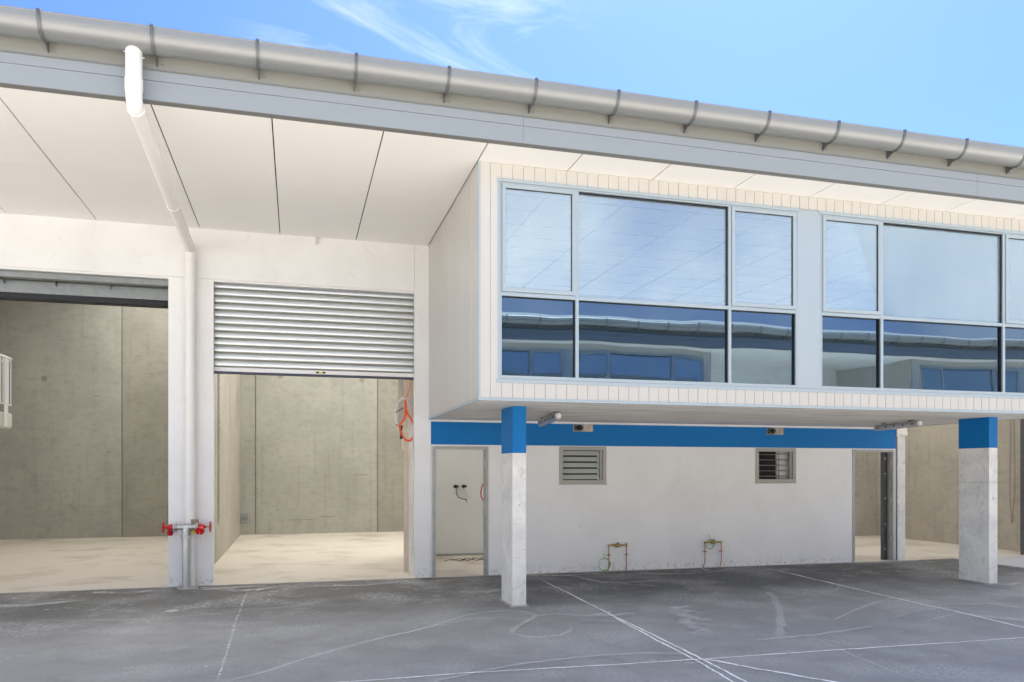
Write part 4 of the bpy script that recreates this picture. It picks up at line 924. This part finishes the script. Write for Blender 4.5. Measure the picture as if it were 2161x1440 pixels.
q = MB(); q.box(1.665, 1.80, 13.36, 13.40, 2.50, 5.0); q.box(1.665, 1.675, 13.33, 13.36, 2.50, 5.0); q.box(1.79, 1.80, 13.33, 13.36, 2.50, 5.0); q.build('tray', 'galv', t)
q = MB(); q.box(1.74, 1.90, 13.34, 13.42, 2.08, 2.46); q.build('box', 'cream', t, bevel=.006)
q = MB(); q.box(1.70, 1.74, 13.34, 13.38, 2.26, 2.49); q.build('cover', 'socket', t)

# fittings in the left door room
t = thing('power_outlet', 'two black cable stubs on the white wall inside the left doorway', 'cable stub', (3.1, 15.19, 1.4))
for x in (3.02, 3.185):
    q = MB(); q.cyl((x, 15.2, 1.41), (x, 15.12, 1.41), .035, 14); q.box(x - .0, x + .06, 15.15, 15.2, 1.39, 1.43); q.build('stub', 'socket', t)
q = MB(); q.tube([(3.03, 15.12, 1.39), (3.02, 15.08, 1.28), (3.06, 15.08, 1.20), (3.15, 15.08, 1.165), (3.22, 15.08, 1.16)], .011, 8); q.build('cable', 'greycable', t, smooth=True)
q = MB(); q.tube([(3.22, 15.08, 1.16), (3.235, 15.08, 1.13), (3.225, 15.08, 1.09)], .006, 6); q.tube([(3.21, 15.08, 1.15), (3.20, 15.07, 1.12)], .006, 6); q.build('cable_end', 'redcable', t)
q = MB(); q.tube([(3.19, 15.12, 1.39), (3.23, 15.1, 1.27), (3.30, 15.09, 1.20)], .010, 8); q.build('cable', 'whitecable', t, smooth=True)
q = MB(); q.tube([(2.93, 12.36, 1.52), (2.895, 12.34, 1.46), (2.875, 12.34, 1.38), (2.88, 12.34, 1.30), (2.93, 12.36, 1.22)], .009, 8)
tag(q.build('red_cable', 'redcable', None, smooth=True), 'short red cable bowing out of the right jamb of the left doorway', 'cable')
q = MB()
for k in range(5):
    x = 2.62 + .16 * k; q.tube([(x, 14.2 + .1 * (k % 2), .056), (x + .15, 14.35, .075), (x + .30, 14.15, .056), (x + .42, 14.3, .10)], .006, 6)
tag(q.build('loose_wire', 'socket', None, smooth=True), 'dark loose wires lying on the floor inside the left doorway', 'wire')
# steel angle plate low on the back wall, rope loop, marks
t = thing('bolted_plate', 'grey bolted steel plate low in the rear corner of the shutter bay', 'steel plate', (-1.32, 21.64, .35))
q = MB(); q.box(-1.405, -1.235, 21.635, 21.649, .345, .60); q.box(-1.409, -1.395, 21.45, 21.635, .345, .60); q.build('angle', 'galvd', t)
for x in (-1.36, -1.275):
    for z in (.40, .545): q = MB(); q.lathe((x, 21.635, z), (0, -1, 0), [(0, .020), (.012, .020), (.014, .010), (.03, .010)], 8); q.build('bolt', 'galv', t)
q = MB(); q.tube([(.29, 12.145, 5.232), (.285, 12.10, 5.19), (.280, 12.10, 5.13), (.290, 12.09, 5.108), (.305, 12.09, 5.13), (.312, 12.09, 5.19), (.32, 12.1, 5.225)], .006, 8)
q.tube([(.30, 12.11, 5.232), (.298, 12.10, 5.17), (.318, 12.10, 5.12)], .006, 8)
tag(q.build('cord_loop', 'whitecable', None, smooth=True), 'short cream cord loop hanging where soffit meets the wall above the shutter', 'cord')
q = MB()
for a_, b_ in (((7.285, .085), (7.345, .165)), ((7.29, .16), (7.35, .10))): q.tube([(a_[0], YW - .0005, a_[1]), (b_[0], YW - .0005, b_[1])], .0025, 4)
for a_, b_ in (((4.48, .80), (4.52, .83)), ((4.50, .77), (4.56, .86)), ((5.36, .14), (5.40, .12))): q.tube([(a_[0], YW - .0005, a_[1]), (b_[0], YW - .0005, b_[1])], .002, 4)
q.build('pencil_mark', 'ink', wh)

# ------------------------------------------------------------------ opposite warehouse (seen only mirrored in the glass)
T = lambda v: Vector((13.595 - v.x, 5.78 - v.y, v.z))
op = thing('opposite_warehouse', 'matching warehouse across the yard, seen mirrored in the dark blue panes', 'warehouse', (6.8, -6.37, 0))
g2 = make_eave(op, -26, 24, joints=(-20, -13, -6, 1, 8, 15)); make_brackets(g2, [-24 + .925 * k for k in range(0, 50)])
make_soffit(op, -26, 24, [-25 + 1.11 * k for k in range(0, 44)], YB, YW)
q = MB(); q.box(-26, 24, YW, YW + .3, 0, ZS); q.build('wall', 'wall', op)
q = MB(); q.prism([(8.1, 5.87), (24, 6.8), (24, 6.85), (8.1, 5.92)], -26, 24); q.build('roof', 'roofm', op)
for a_, b_ in ((1.995, 10.8), (-13.74, -4.94)):
    dx = a_ - 1.995
    make_box(op, a_, b_, (2.235 + dx, 10.45 + dx))
    q = MB(); q.box(6.172 + dx, 6.522 + dx, YB - .003, YB + .03, 2.770, 5.064); q.box(2.20 + dx, 10.47 + dx, YB - .007, YB + .02, 2.722, 2.768); q.build('infill_panel', 'frame', op)
    q = MB(); q.box(a_ + .05, b_ - .05, YB + .3, YB + .35, 2.7, 5.2); q.build('office_partition', 'spandrel', op)
    make_window(op, 2.247 + dx, 3.185 + dx, 5.205 + dx, 6.170 + dx); make_window(op, 6.526 + dx, 7.466 + dx, 9.490 + dx, 10.443 + dx)
for k, (a_, b_) in enumerate(((-1.168, 1.772), (-4.7, -1.78))):
    q = MB(); shutter_curtain(q, a_, b_, .05, 4.5, YW - .03); q.build('roller_shutter', ['shutter', 'rib'], op)
T = None
